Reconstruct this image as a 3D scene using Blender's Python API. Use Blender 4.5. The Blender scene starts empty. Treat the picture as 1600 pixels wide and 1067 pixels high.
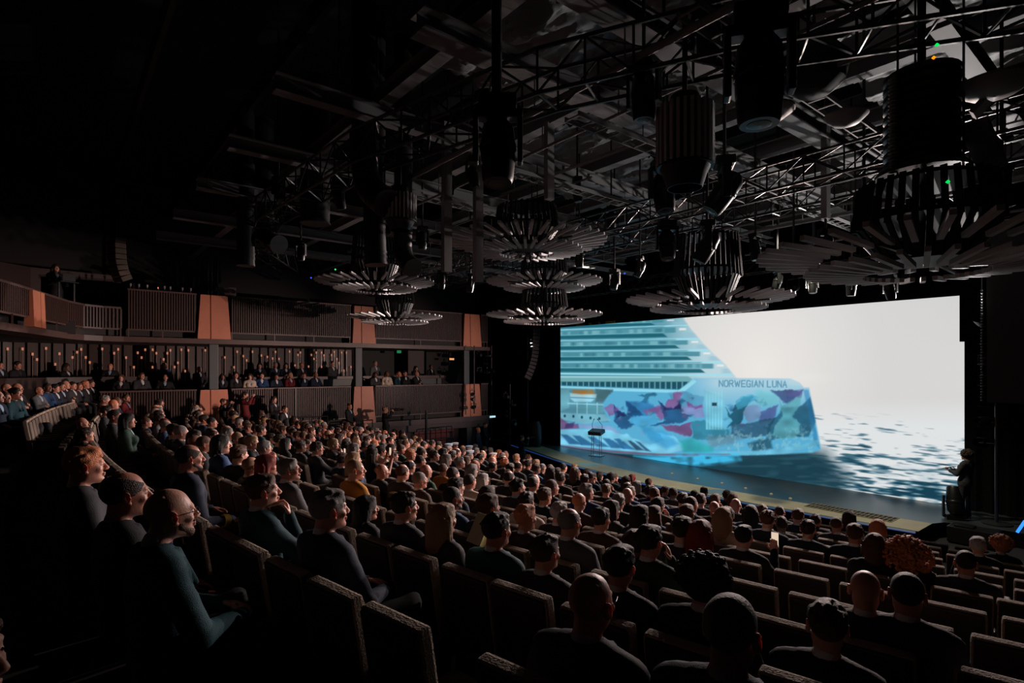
import bpy, bmesh, math, random
import numpy as np
from mathutils import Vector, Matrix
import openvdb

S = bpy.context.scene
COL = S.collection
PI = math.pi

# ------------------------------------------------------------------ camera
ZC = 4.20                      # eye height above the auditorium's lowest floor
F = 881.0                      # focal length in pixels of the 1600 px frame
YAW = math.radians(50.9)       # camera heading, turned left of +Y
cam_data = bpy.data.cameras.new('camera')
cam_data.sensor_width = 36.0
cam_data.lens = F / 1600.0 * 36.0
cam_data.shift_y = 41.5 / 1600.0
cam_data.clip_start = 0.05
cam_data.clip_end = 200
cam = bpy.data.objects.new('camera', cam_data)
COL.objects.link(cam)
cam.location = (0, 0, ZC)
cam.rotation_euler = (PI / 2, 0, YAW)
S.camera = cam

# ------------------------------------------------------------------ world, exposure
S.view_settings.view_transform = 'Standard'
S.view_settings.look = 'None'
S.view_settings.exposure = 0.0
S.view_settings.gamma = 1.0
S.view_settings.use_curve_mapping = False
world = bpy.data.worlds.new('world')
S.world = world
world.use_nodes = True
world.node_tree.nodes['Background'].inputs[0].default_value = (0.0, 0.0, 0.0, 1)
world.node_tree.nodes['Background'].inputs[1].default_value = 0.0
S.cycles.max_bounces = 5
S.cycles.diffuse_bounces = 2
S.cycles.glossy_bounces = 2
S.cycles.sample_clamp_indirect = 2.0
S.cycles.caustics_reflective = False
S.cycles.caustics_refractive = False
S.cycles.use_denoising = True

def spot(name, loc, aim, watts, colour, angle=70, radius=0.08, blend=0.6):
    l = bpy.data.lights.new(name, 'SPOT')
    l.energy = watts
    l.color = colour
    l.spot_size = math.radians(angle)
    l.spot_blend = blend
    l.shadow_soft_size = radius
    o = bpy.data.objects.new(name, l)
    COL.objects.link(o)
    o.location = loc
    o.rotation_euler = (Vector(aim) - Vector(loc)).to_track_quat('-Z', 'Y').to_euler()
    return o

YS = 18.8                      # plane of the LED screen
WARM = (1.0, 0.69, 0.60)
NEUT = (1.0, 0.80, 0.74)
# added fill lamps above the proscenium, no such source in view (their housings are built with the rig)
WASH_FILL = []
for i, x in enumerate((-19.0, -16.2, -13.4, -10.6, -7.8, -5.0)):
    WASH_FILL.append((x, 17.2, 6.6))
    spot('wash_fill', WASH_FILL[-1], (x * 0.85 + 0.9, 1.0, 2.6), 3200, NEUT, 58, 0.06, .7)
# side boom at the right of the stage: washes the stalls and the box fronts from low down
BOOM = [(-3.45, 17.30, z) for z in (2.9, 3.4, 3.9, 4.4, 4.9, 5.4, 2.4)]
BAIM = [(-19.0, 4.0, 2.2), (-22.0, 3.2, 4.1), (-22.0, 8.6, 4.1), (-22.0, 13.8, 4.2), (-19.5, -.6, 4.3), (-5.2, 8.5, 9.3), (-7.2, 1.2, 2.9)]
spot('boom_light', BOOM[0], BAIM[0], 5600, WARM, 36, 0.05, .9)
spot('boom_light', BOOM[1], BAIM[1], 4600, WARM, 22, 0.05, .9)
spot('boom_light', BOOM[2], BAIM[2], 4600, WARM, 22, 0.05, .9)
spot('boom_light', BOOM[3], BAIM[3], 4600, WARM, 24, 0.05, .9)
spot('boom_light', BOOM[4], BAIM[4], 4200, WARM, 19, 0.05, .9)
spot('boom_light', BOOM[5], BAIM[5], 1900, (1.0, .93, .90), 84, 0.08, .9)  # added unseen uplight, put here to brighten the ceiling
spot('boom_light', BOOM[6], BAIM[6], 3400, WARM, 27, 0.05, .9)  # added fill for the near left audience, no real source
BOOM_UPLIGHT = [(-20.2, 17.6, 5.2)]
spot('boom_light', BOOM_UPLIGHT[0], (-11.0, 11.0, 8.4), 180, (1.0, .93, .92), 60, 0.08, .9)  # added faint uplight for the ceiling, no real source

# ------------------------------------------------------------------ helpers
def px2dir(px):
    t = (px - 800.0) / F
    return -math.sin(YAW) + math.cos(YAW) * t, math.cos(YAW) + math.sin(YAW) * t
def at(px, py, d):
    """world point seen at photo pixel px, py at depth d"""
    x, y = px2dir(px)
    return Vector((x * d, y * d, ZC + (575.0 - py) / F * d))
def proj(p):
    fx, fy = -math.sin(YAW), math.cos(YAW)
    d = p[0] * fx + p[1] * fy
    r = p[0] * math.cos(YAW) + p[1] * math.sin(YAW)
    if d <= 1e-3: return None
    return 800 + F * r / d, 575 - F * (p[2] - ZC) / d, d

def lin(c):
    return tuple((v / 255.0 / 12.92) if v / 255.0 <= 0.04045 else ((v / 255.0 + 0.055) / 1.055) ** 2.4 for v in c)

def material(name, rgb, rough=0.6, metal=0.0, spec=0.5, emit=None, estr=1.0, bump=0.0, bscale=60.0, var=0.0, vscale=4.0, sss=0.0, wave=None, sheen=0.0):
    m = bpy.data.materials.new(name)
    m.use_nodes = True
    nt = m.node_tree
    b = nt.nodes['Principled BSDF']
    b.inputs['Base Color'].default_value = (*rgb, 1)
    b.inputs['Roughness'].default_value = rough
    b.inputs['Metallic'].default_value = metal
    b.inputs['Specular IOR Level'].default_value = spec
    if sss:
        b.inputs['Subsurface Weight'].default_value = sss
        b.inputs['Subsurface Radius'].default_value = (0.04, 0.006, 0.003)
        b.inputs['Subsurface Scale'].default_value = 0.5
    if sheen:
        b.inputs['Sheen Weight'].default_value = sheen
    if emit is not None:
        b.inputs['Emission Color'].default_value = (*emit, 1)
        b.inputs['Emission Strength'].default_value = estr
    if bump or var:
        tc = nt.nodes.new('ShaderNodeTexCoord')
        n = nt.nodes.new('ShaderNodeTexNoise')
        nt.links.new(tc.outputs['Object'], n.inputs['Vector'])
        if bump:
            n.inputs['Scale'].default_value = bscale
            bp = nt.nodes.new('ShaderNodeBump')
            bp.inputs['Strength'].default_value = bump
            bp.inputs['Distance'].default_value = 0.01
            nt.links.new(n.outputs['Fac'], bp.inputs['Height'])
            nt.links.new(bp.outputs['Normal'], b.inputs['Normal'])
        if var:
            n2 = nt.nodes.new('ShaderNodeTexNoise')
            n2.inputs['Scale'].default_value = vscale
            n2.inputs['Detail'].default_value = 4
            nt.links.new(tc.outputs['Object'], n2.inputs['Vector'])
            mx = nt.nodes.new('ShaderNodeMix')
            mx.data_type = 'RGBA'
            mx.inputs[6].default_value = tuple(c * (1 - var) for c in rgb) + (1,)
            mx.inputs[7].default_value = tuple(min(1, c * (1 + var)) for c in rgb) + (1,)
            nt.links.new(n2.outputs['Fac'], mx.inputs[0])
            nt.links.new(mx.outputs[2], b.inputs['Base Color'])
    return m

class MB:
    """collects boxes, bars, tubes and rings; build() links them as one mesh object"""
    def __init__(s): s.v = []; s.f = []; s.mi = []; s.cur = 0
    def add(s, vs, fs):
        o = len(s.v)
        s.v += [tuple(v) for v in vs]
        s.f += [tuple(i + o for i in f) for f in fs]
        s.mi += [s.cur] * len(fs)
        return s
    def box(s, x0, x1, y0, y1, z0, z1, M=None):
        vs = [Vector((x, y, z)) for z in (z0, z1) for y in (y0, y1) for x in (x0, x1)]
        if M is not None: vs = [M @ v for v in vs]
        return s.add(vs, [(0, 2, 3, 1), (4, 5, 7, 6), (0, 1, 5, 4), (2, 6, 7, 3), (0, 4, 6, 2), (1, 3, 7, 5)])
    def bbox(s, cx, cy, cz, sx, sy, sz, b=0.01, M=None):
        """box with chamfered edges"""
        bm = bmesh.new()
        bmesh.ops.create_cube(bm, size=1.0)
        for v in bm.verts: v.co = Vector((v.co.x * sx, v.co.y * sy, v.co.z * sz))
        bmesh.ops.bevel(bm, geom=list(bm.edges), offset=b, segments=2, profile=0.6, affect='EDGES')
        T = Matrix.Translation((cx, cy, cz))
        if M is not None: T = M @ T
        bm.verts.index_update()
        s.add([T @ v.co for v in bm.verts], [tuple(v.index for v in f.verts) for f in bm.faces])
        bm.free()
        return s
    def beam(s, a, b, w, h=None, up=(0, 0, 1)):
        """rectangular bar from a to b, w wide and h high"""
        a, b = Vector(a), Vector(b)
        h = w if h is None else h
        d = (b - a)
        L = d.length
        if L < 1e-6: return s
        d.normalize()
        u = Vector(up)
        if abs(d.dot(u)) > 0.99: u = Vector((0, 1, 0))
        r = d.cross(u).normalized()
        u = r.cross(d).normalized()
        M = Matrix((r, d, u)).transposed().to_4x4()
        M.translation = a
        return s.box(-w / 2, w / 2, 0, L, -h / 2, h / 2, M)
    def tube(s, pts, r, n=8, cap=True):
        pts = [Vector(p) for p in pts]
        rr = r if isinstance(r, (list, tuple)) else [r] * len(pts)
        vs, fs = [], []
        prev = None
        for i, p in enumerate(pts):
            d = (pts[min(i + 1, len(pts) - 1)] - pts[max(i - 1, 0)])
            if d.length < 1e-9: d = Vector((0, 0, 1))
            d.normalize()
            if prev is None:
                u = Vector((0, 0, 1)) if abs(d.z) < 0.9 else Vector((1, 0, 0))
                prev = d.cross(u).normalized()
            x = (prev - d * prev.dot(d)).normalized()
            prev = x
            y = d.cross(x)
            for k in range(n):
                a = 2 * PI * k / n
                vs.append(p + (x * math.cos(a) + y * math.sin(a)) * rr[i])
        for i in range(len(pts) - 1):
            for k in range(n):
                k2 = (k + 1) % n
                fs.append((i * n + k, i * n + k2, (i + 1) * n + k2, (i + 1) * n + k))
        if cap:
            fs.append(tuple(range(n))[::-1])
            fs.append(tuple((len(pts) - 1) * n + k for k in range(n)))
        return s.add(vs, fs)
    def lathe(s, prof, n=24, c=(0, 0, 0), M=None, mouth=False):
        """profile of (r, z) turned round the vertical through c"""
        vs, fs = [], []
        for r, z in prof:
            for k in range(n):
                a = 2 * PI * k / n
                v = Vector((c[0] + r * math.cos(a), c[1] + r * math.sin(a), c[2] + z))
                vs.append(M @ v if M is not None else v)
        for i in range(len(prof) - 1):
            for k in range(n):
                k2 = (k + 1) % n
                fs.append((i * n + k, i * n + k2, (i + 1) * n + k2, (i + 1) * n + k))
        if prof[0][0] > 1e-4 and not mouth: fs.append(tuple(range(n))[::-1])
        if prof[-1][0] > 1e-4: fs.append(tuple((len(prof) - 1) * n + k for k in range(n)))
        return s.add(vs, fs)
    def quad(s, *p): return s.add(p, [tuple(range(len(p)))])
    def mesh(s, name):
        me = bpy.data.meshes.new(name)
        me.from_pydata(s.v, [], s.f)
        me.update()
        if any(s.mi):
            me.polygons.foreach_set('material_index', s.mi)
        return me
    def build(s, name, mat, parent=None, smooth=False, loc=None):
        me = s.mesh(name)
        for m in (mat if isinstance(mat, (list, tuple)) else [mat]): me.materials.append(m)
        if smooth: shade(me)
        o = bpy.data.objects.new(name, me)
        COL.objects.link(o)
        if parent is not None: o.parent = parent
        if loc is not None: o.location = loc
        return o

def shade(me, ang=0.7):
    me.polygons.foreach_set('use_smooth', [True] * len(me.polygons))
    try:
        me.set_sharp_from_angle(angle=ang)
    except Exception:
        pass

def tag(o, label, cat=None, group=None, kind=None):
    if label: o['label'] = label
    if cat: o['category'] = cat
    if group: o['group'] = group
    if kind: o['kind'] = kind
    return o
def thing(name, loc, label, cat, rz=0.0, group=None):
    o = bpy.data.objects.new(name, None)
    o.empty_display_size = 0.1
    COL.objects.link(o)
    o.location = loc
    o.rotation_euler = (0, 0, rz)
    return tag(o, label, cat, group)
def struct(name, mb, mat, parent=None, smooth=False):
    o = mb.build(name, mat, parent, smooth)
    if parent is None: o['kind'] = 'structure'
    return o
KIDS = {}
def kids(o):
    return [c for c in COL.objects if c.parent == o] if o.name not in KIDS else KIDS[o.name]
def freeze(o):
    """remember the children of a prototype, so that copies need no search"""
    KIDS[o.name] = [c for c in COL.objects if c.parent == o]
    for c in KIDS[o.name]: freeze(c)
def dup(o, loc=None, rz=None, parent=None, label=None, group=None):
    c = o.copy()
    COL.objects.link(c)
    if parent is not None: c.parent = parent
    if loc is not None: c.location = loc
    if rz is not None: c.rotation_euler = (0, 0, rz)
    if label: c['label'] = label
    if group: c['group'] = group
    for k in KIDS.get(o.name, []): dup(k, parent=c)
    return c
# ------------------------------------------------------------------ materials of the room
M_BLACK = material('black_drape', (.003, .003, .0035), .95, spec=.1)
M_DARK = material('dark_paint', (.015, .014, .014), .7)
M_FLOOR = material('dark_carpet', (.012, .010, .010), .95, var=.3, vscale=8)
M_DECK = material('stage_deck', (.035, .04, .042), .32, var=.25, vscale=1.5)
M_APRON = material('stage_apron', (.30, .25, .14), .55, var=.25, vscale=3, bump=.1)
M_WOOD = material('dark_walnut', (.030, .0135, .010), .5, var=.35, vscale=6)
M_SLAT = material('walnut_slat', (.046, .021, .016), .5, var=.3, vscale=5)
M_LIP = material('walnut_lip', (.075, .040, .034), .45, var=.2, vscale=3)
M_POST = material('copper_wood', (.56, .195, .11), .5, var=.12, vscale=5)
M_COL = material('grey_column', (.06, .075, .08), .5)
M_STEEL = material('rig_steel', (.19, .185, .19), .62)
M_STEELD = material('rig_black_steel', (.022, .022, .024), .4, metal=.3)
M_FOIL = material('duct_wrap', (.24, .24, .245), .55, bump=1.0, bscale=9, var=.4, vscale=1.2)
M_SLATG = material('chandelier_slat', (.46, .46, .47), .55)
M_RED = material('red_panel', (.20, .02, .015), .45)
M_CHAIR = material('chair_shell', (.030, .018, .013), .6, var=.3, vscale=15)
M_EDGE = material('chair_fabric', (.34, .26, .20), .85, bump=.8, bscale=90, var=.45, vscale=45)
M_PAD = material('chair_pad', (.16, .12, .095), .9, bump=.5, bscale=90, var=.3, vscale=40)
def glow(name, rgb, st):
    return material(name, (0, 0, 0), .5, emit=rgb, estr=st)
M_TUBE = glow('tube_glow', (.75, .27, .16), .62)
M_TUBEB = material('tube_glass', (.28, .20, .17), .3)
M_BLUE = glow('blue_led', (.02, .16, 1.0), 2.5)
M_BLUED = glow('blue_led_dim', (.03, .10, .45), .22)
M_SIGNW = glow('sign_white', (.55, .85, 1.0), .9)
M_SIGNG = glow('sign_green', (.0, .28, .10), .5)
M_METAL = material('black_metal', (.018, .018, .019), .38, metal=.6)
M_LENS = material('lens_glass', (.015, .016, .018), .2, spec=.4)

# ------------------------------------------------------------------ floor of the house: curved tiers
AX, AY = -11.0, 50.0           # centre the rows curve about
def vof(x, y): return AY - math.hypot(x - AX, y - AY)
def yof(v, x): return AY - math.sqrt((AY - v) ** 2 - (x - AX) ** 2)
ROW0, PITCH = 11.2, 0.95
NROW = 15
def rowv(k): return ROW0 - PITCH * k
def floorz(k): return 2.255 - 0.178 * (rowv(k) + 0.3)
fl = MB()
XS = np.linspace(-22, 4, 40)
prev = None
edges = [(16.9, floorz(0))]
for k in range(NROW):
    edges.append((rowv(k) - .30, floorz(k)))
for k in range(NROW):
    v1 = 14.2 if k == 0 else rowv(k) + .65
    v0 = rowv(k) - .30
    z = floorz(k)
    for a, b in zip(XS[:-1], XS[1:]):
        fl.quad((a, yof(v0, a), z), (b, yof(v0, b), z), (b, yof(v1, b), z), (a, yof(v1, a), z))
        if k < NROW - 1:
            z2 = floorz(k + 1)
            fl.quad((a, yof(v0, a), z), (b, yof(v0, b), z), (b, yof(v0, b), z2), (a, yof(v0, a), z2))
v0 = rowv(NROW - 1) - .30
zb = floorz(NROW - 1)
fl.quad((-26, -9, zb), (4, -9, zb), (4, yof(v0, 4), zb), (-22, yof(v0, -22), zb), (-26, 1, zb))
fl.quad((-26, 13, .15), (4, 13, .15), (4, 20, .15), (-26, 20, .15))
struct('floor', fl, M_FLOOR)

# ------------------------------------------------------------------ outer shell
b = MB(); b.box(4.0, 4.2, -9, 21, 0, 11.5); struct('wall_right', b, M_DARK)
b = MB(); b.box(-26.4, 4.2, -9.2, -9, 0, 11.5); struct('wall_back', b, M_DARK)
b = MB(); b.box(-26.4, 4.2, 21, 21.2, 0, 11.5); struct('wall_stage_end', b, M_DARK)
b = MB(); b.box(-26.4, -26.2, -9, 21, 0, 11.5); struct('wall_left', b, M_DARK)
b = MB(); b.box(-26.4, 4.2, -9.2, 21.2, 11.4, 11.6); struct('ceiling', b, M_DARK)

# ------------------------------------------------------------------ stage
SZ = 0.50
front = [(-24, 17.9), (-21, 17.0), (-18.4, 16.2), (-15, 15.15), (-11.3, 14.5), (-7.6, 14.62), (-4.1, 14.95), (-4.3, 15.75), (-3.95, 16.6), (-3.0, 16.8), (3.9, 17.3)]
top = front + [(3.9, 20.9), (-24, 20.9)]
st = MB()
n = len(top)
st.add([(x, y, SZ) for x, y in top] + [(x, y, SZ - .06) for x, y in top], [tuple(range(n))])
struct('floor_stage', st, M_DECK)
st = MB()
for p, q in zip(front[:-1], front[1:]):
    st.quad((p[0], p[1], .16), (q[0], q[1], .16), (q[0], q[1], SZ), (p[0], p[1], SZ))
struct('trim_stage_front', st, M_BLACK)
apr = MB()
fr = front[1:7]
inner = [(x + (.25 if i == 0 else 0), y + 1.25) for i, (x, y) in enumerate(fr)]
for i in range(len(fr) - 1):
    a, b_, c, d = fr[i], fr[i + 1], inner[i + 1], inner[i]
    apr.box(0, 0, 0, 0, 0, 0) if False else None
    q = [(a[0], a[1] + .22), (b_[0], b_[1] + .22), c, d]
    apr.add([(x, y, SZ + .001) for x, y in q] + [(x, y, SZ + .008) for x, y in q], [(4, 5, 6, 7), (0, 1, 5, 4), (1, 2, 6, 5), (2, 3, 7, 6), (3, 0, 4, 7)])
struct('trim_stage_apron', apr, M_APRON)
led = MB()
for a, b_ in zip(front[1:6], front[2:7]):
    led.beam((a[0], a[1] + .02, SZ + .004), (b_[0], b_[1] + .02, SZ + .004), .10, .012)
tag(led.build('led_edge_strip', M_BLUED), 'dim blue LED strip running along the front edge of the stage', 'light strip')
disc = MB(); disc.lathe([(0, .012), (.34, .012), (.40, .004), (.42, 0)], 32)
o = disc.build('stage_disc', material('disc_metal', (.12, .13, .12), .4), None, True, (-9.1, 15.35, SZ + .008))
tag(o, 'grey round plate set in the stage apron near the grille', 'floor plate')
d0 = at(920, 726, 3.7 * F / 151)
o = disc.build('stage_disc', material('disc_cyan_lit', (.16, .24, .25), .4), None, True, (d0.x, d0.y, SZ + .008))  # cyan light falling on this plate is put into its colour
tag(o, 'cyan-lit round plate set in the apron in front of the lectern', 'floor plate')
g = MB()
gx0, gx1, gy0, gy1 = -6.75, -4.75, 15.55, 16.1
M_GR = material('grille_black', (.004, .004, .004), .9)
g.box(gx0, gx1, gy0, gy1, SZ + .009, SZ + .012)
o = g.build('floor_grille', M_GR)
tag(o, 'black slotted metal grille laid in the right end of the apron', 'grille')
g = MB()
for i in range(21):
    x = gx0 + (gx1 - gx0) * i / 20
    g.box(x - .006, x + .006, gy0, gy1, SZ + .012, SZ + .022)
for j in range(3):
    y = gy0 + (gy1 - gy0) * j / 2
    g.box(gx0 - .02, gx1 + .02, y - .007, y + .007, SZ + .012, SZ + .024)
g.build('bar_grid', M_APRON, o)
for i, (px, py) in enumerate(((1090, 748), (1128, 755), (1165, 763), (1205, 772), (1050, 740), (1235, 779))):
    p = at(px, py, 3.7 * F / (py - 575))
    m_ = MB(); m_.lathe([(0, .03), (.03, .03), (.045, .0)], 12)
    o = m_.build('floor_lamp_dot', glow('dot_glow', (1, .8, .45), .22) if i == 0 else bpy.data.materials['dot_glow'], None, True, (p.x, p.y, SZ + .001))
    tag(o, 'tiny pale marker lamp, %s from the left along the back edge of the apron' % ('third', 'fourth', 'fifth', 'sixth', 'second', 'seventh')[i], 'marker lamp', 'marker lamps along the apron')

# drapes and masking round the LED wall
SX0, SX1, SZ0, SZ1 = -19.39, -4.02, 0.49, 6.13
def drape(name, x0, x1, y, z0, z1, label):
    nx = int((x1 - x0) / .04)
    m_ = MB()
    vs = []
    for i in range(nx + 1):
        x = x0 + (x1 - x0) * i / nx
        yy = y + .05 * math.sin(x * 17) + .02 * math.sin(x * 41)
        vs += [(x, yy, z0), (x, yy, z1), (x, yy + .03, z0), (x, yy + .03, z1)]
    fs = []
    for i in range(nx):
        a = 4 * i
        fs += [(a, a + 4, a + 5, a + 1), (a + 2, a + 3, a + 7, a + 6)]
    m_.add(vs, fs)
    o = m_.build(name, M_BLACK, None, True)
    tag(o, label, 'drape')
drape('stage_drape', -25.8, SX0, YS - .16, SZ, 9.5, 'black pleated drape on the left side of the LED wall')
drape('stage_drape', SX1 + .16, 3.8, YS - .30, SZ, 9.5, 'black pleated drape on the right behind the presenter')
b = MB()
b.box(SX1, SX1 + .25, YS - .14, YS + .1, SZ, 4.9)
b.box(SX1 - .10, SX1 + .25, YS - .16, YS + .1, 4.9, 9.5)
struct('trim_proscenium_right', b, M_BLACK)
b = MB(); b.box(-25.8, 3.9, YS - .12, YS + .05, SZ1, 9.6); b.box(-25.8, 3.9, YS + .3, YS + .4, 0.2, 9.6); struct('wall_proscenium_header', b, M_BLACK)
for px, py in ((950, 501), (985, 499), (1012, 497), (1045, 496)):
    X = -19.4 + (px - 877) / 632 * 10
    m_ = MB(); m_.box(X, X + .8, YS - .19, YS - .121, 6.15, 6.23)
    tag(m_.build('hazard_tape', material('yellow_tape', (.35, .22, .02), .6) if px == 950 else bpy.data.materials['yellow_tape']), 'short yellow tape strip above the ship, %s along the top of the LED wall' % {950: 'first', 985: 'second', 1012: 'third', 1045: 'fourth'}[px], 'tape', 'tape strips above the LED wall')

# ------------------------------------------------------------------ LED wall picture, painted as the display's own image
def px_on_screen(px, py):
    x, y = px2dir(px)
    d = YS / y
    return x * d, ZC + (575.0 - py) / F * d
def vnoise(x, y, seed=0):
    r = np.random.RandomState(seed).rand(64, 64)
    xi, yi = np.floor(x).astype(int), np.floor(y).astype(int)
    fx, fy = x - xi, y - yi
    fx, fy = fx * fx * (3 - 2 * fx), fy * fy * (3 - 2 * fy)
    g = lambda a, b: r[a % 64, b % 64]
    return (g(xi, yi) * (1 - fx) + g(xi + 1, yi) * fx) * (1 - fy) + (g(xi, yi + 1) * (1 - fx) + g(xi + 1, yi + 1) * fx) * fy
def screen_art(PX, PY):
    """colour (sRGB 0-255) of the picture; the layout is noted on the 1600 px frame"""
    C = np.zeros(PX.shape + (3,))
    def pm(poly, soft=1.2, ox=0, oy=0):
        """soft polygon mask"""
        x, y = PX + ox, PY + oy
        d = np.full(PX.shape, 1e9); ins = np.zeros(PX.shape, bool)
        n = len(poly)
        for i in range(n):
            ax, ay = poly[i]; bx, by = poly[(i + 1) % n]
            ex, ey = bx - ax, by - ay
            t = np.clip(((x - ax) * ex + (y - ay) * ey) / (ex * ex + ey * ey + 1e-9), 0, 1)
            d = np.minimum(d, (x - ax - ex * t) ** 2 + (y - ay - ey * t) ** 2)
            c = ((ay > y) != (by > y)) & (x < (bx - ax) * (y - ay) / ((by - ay) if by != ay else 1e-9) + ax)
            ins ^= c
        d = np.sqrt(d); d = np.where(ins, -d, d)
        return np.clip(.5 - d / (2 * soft), 0, 1)
    def put(m, col, a=1.0):
        m = (m * a)[..., None]
        C[:] = C * (1 - m) + np.array(col, float) * m
    def Z7(*p): return [(860 + a / 3.557, 440 + b / 3.557) for a, b in p]
    # sky and sea
    C[:] = (214, 213, 212)
    put(np.clip(1 - np.hypot(PX - 1190, (PY - 575)) / 190, 0, 1), (235, 231, 227))
    put(np.clip((PX - 1330) / 260, 0, 1) * np.clip((560 - PY) / 140, 0, 1), (203, 203, 204), .8)
    sea = np.clip((PY - 622) / 45, 0, 1)
    put(sea, (226, 230, 232), .8)
    u = (PX - 1250) * 1.0; w = PY - .115 * (PX - 1250)
    s = np.clip((w - 640) / 150, 0.02, 1)
    n1 = vnoise(u / 26 + 9, w / 2.7, 3) * .46 + vnoise(u / 13 + w / 15, w / 1.7, 5) * .30 + vnoise(u / 75, w / 8, 8) * .36
    q = np.clip((w - 628) / 130, 0, 1)
    m = np.clip((n1 - (.76 - .31 * q)) / .15, 0, 1) * np.clip((w - 630) / 25, 0, 1)
    put(m, (52, 98, 118), .9)
    put(np.clip((n1 - (.95 - .36 * q)) / .12, 0, 1) * np.clip((w - 640) / 25, 0, 1), (18, 58, 76), .9)
    m2 = np.clip((vnoise(u / 40 + 30, w / 5, 12) - .5) / .3, 0, 1) * np.clip((w - 690) / 60, 0, 1)
    put(m2 * (1 - m), (130, 166, 182), .5)
    put(pm([(1255, 700), (1290, 706), (1330, 745), (1300, 800), (1180, 790), (1050, 720)], 14), (34, 66, 80), .85)
    dk = pm([(870, 694), (1262, 704), (1290, 716), (1300, 735), (1240, 790), (1120, 770), (870, 712)], 8)
    put(dk, (28, 62, 76), .95)
    put(dk * np.clip((vnoise(PX / 22, PY / 4, 21) - .5) * 3, 0, 1), (48, 92, 108), .5)
    # ship silhouette
    up = pm([(870, 490), (1068, 490), (1070, 500), (1078, 512), (1090, 526), (1103, 541), (1118, 556), (1134, 570), (1147, 586), (1153, 594), (1085, 612), (870, 612)], 2.2)
    put(up, (150, 202, 214))
    put(up * np.clip((1100 - PX) / 60, 0, 1), (74, 142, 162), .95)
    f = np.clip((PX - 1010) / 110, 0, 1)
    put(up * f, (196, 214, 222), .8)
    xr = np.clip((PX - 877) / 190, 0, 1)
    lines = [(499, 497), (515.4, 508), (532, 529), (548.6, 546.5), (565.5, 565), (583, 585)]
    ends = [1010, 1018, 1037, 1056, 1075, 1096]
    for i in range(5):
        yt = lines[i][0] + (lines[i][1] - lines[i][0]) * xr
        yb = lines[i + 1][0] + (lines[i + 1][1] - lines[i + 1][0]) * xr
        tt = (PY - yt) / (yb - yt)
        e = ends[i + 1]
        wl = np.clip((e + 4 - PX) / 5, 0, 1)
        band = lambda a, b_, sft=.07: np.clip((tt - a) / sft, 0, 1) * np.clip((b_ - tt) / sft, 0, 1)
        cab = .6 + .4 * vnoise(PX / 6.5 + i * 7, PY * 0 + i, 31)
        put(up * band(.12, .58) * np.clip((e + 22 - PX) / 4, 0, 1), (74, 140, 156), .9)
        put(up * band(.16, .56) * wl * np.clip((cab - .78) * 6, 0, 1), (128, 186, 196), .75)
        put(up * band(.16, .56) * wl * np.clip((.70 - cab) * 8, 0, 1), (48, 104, 122), .7)
        put(up * band(.54, .90) * np.clip((e + (tt - .5) * 24 - PX) / 3, 0, 1), (30, 96, 112), .95)
        put(up * band(.94, 1.14, .06), (158, 222, 238), .95)
        put(up * band(.0, .14, .05) * wl, (60, 122, 140), .5)
        put(up * band(.45, .56, .04) * wl, (122, 186, 198), .6)
        put(up * band(.18, .42) * np.clip((PX - e - 24) / 3, 0, 1) * np.clip((e + 38 - PX) / 3, 0, 1), (236, 238, 238), .8)
        put(up * band(.50, .95) * np.clip((PX - e - 30) / 8, 0, 1), (146, 190, 208), .6)
    pr = pm([(870, 587), (1076, 588), (1083, 592), (1066, 609), (870, 603)], 1)
    put(pr, (112, 168, 176))
    put(pr * np.clip((PY - 595.5) / 1.5, 0, 1), (28, 76, 92), .95)
    put(pr * np.clip((PY - 595.5) / 1.5, 0, 1) * (np.mod(PX, 8.6) < 2.2), (92, 158, 172), .8)
    put(pm([(870, 587.5), (1035, 588), (1035, 590.3), (870, 590)], .8), (170, 220, 230), .7)
    hull = pm([(870, 602), (1063, 608.5), (1086, 591), (1236, 592), (1250, 598), (1257, 606), (1265, 606), (1272, 640), (1280, 680), (1284, 702), (1270, 707), (1200, 710), (1060, 714), (960, 707), (870, 696)], 1.6)
    put(hull, (88, 172, 210))
    put(hull * np.clip((PX - 1060) / 60, 0, 1) * np.clip((650 - PY) / 50, 0, 1), (196, 218, 228), .75)
    wx = (vnoise(PX / 9, PY / 9, 61) - .5) * 4.5 + (vnoise(PX / 3.5, PY / 3.5, 63) - .5) * 2.2
    wy = (vnoise(PX / 9 + 20, PY / 9, 62) - .5) * 4 + (vnoise(PX / 3.5, PY / 3.5 + 9, 64) - .5) * 2.0
    fine = np.clip((PX - 945) / 15, 0, 1) * np.clip((695 - PY) / 8, 0, 1) * (1 - np.clip((PX - 1095) / 6, 0, 1) * np.clip((1136 - PX) / 6, 0, 1)) * np.clip((1258 - PX) / 8, 0, 1)
    wx, wy = wx * np.clip(fine, 0, 1), wy * np.clip(fine, 0, 1)
    tint = .86 + .28 * vnoise(PX / 14, PY / 10, 66)
    def hp(poly, col, a=.9, soft=1.3): put(hull * pm(Z7(*poly), soft, wx, wy), np.array(col) * tint[..., None] * .94, a * .86)
    put(pm([(870, 603), (1062, 609.5), (1085, 593), (1090, 596), (1068, 614), (870, 608)], 1), (150, 218, 236), .9)
    hp([(60, 590), (350, 600), (300, 660), (295, 700), (330, 780), (60, 780)], (88, 142, 158))
    hp([(60, 600), (110, 600), (110, 700), (60, 720)], (120, 190, 206), .8)
    hp([(255, 595), (350, 605), (300, 670), (255, 670)], (74, 110, 118), .8)
    hp([(130, 600), (240, 600), (262, 640), (118, 640)], (168, 118, 60), .95)
    hp([(172, 615), (200, 615), (200, 645), (172, 645)], (190, 112, 40), .95, .8)
    hp([(112, 618), (170, 625), (262, 625), (258, 650), (230, 668), (140, 668), (115, 650)], (165, 222, 240), .95)
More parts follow.
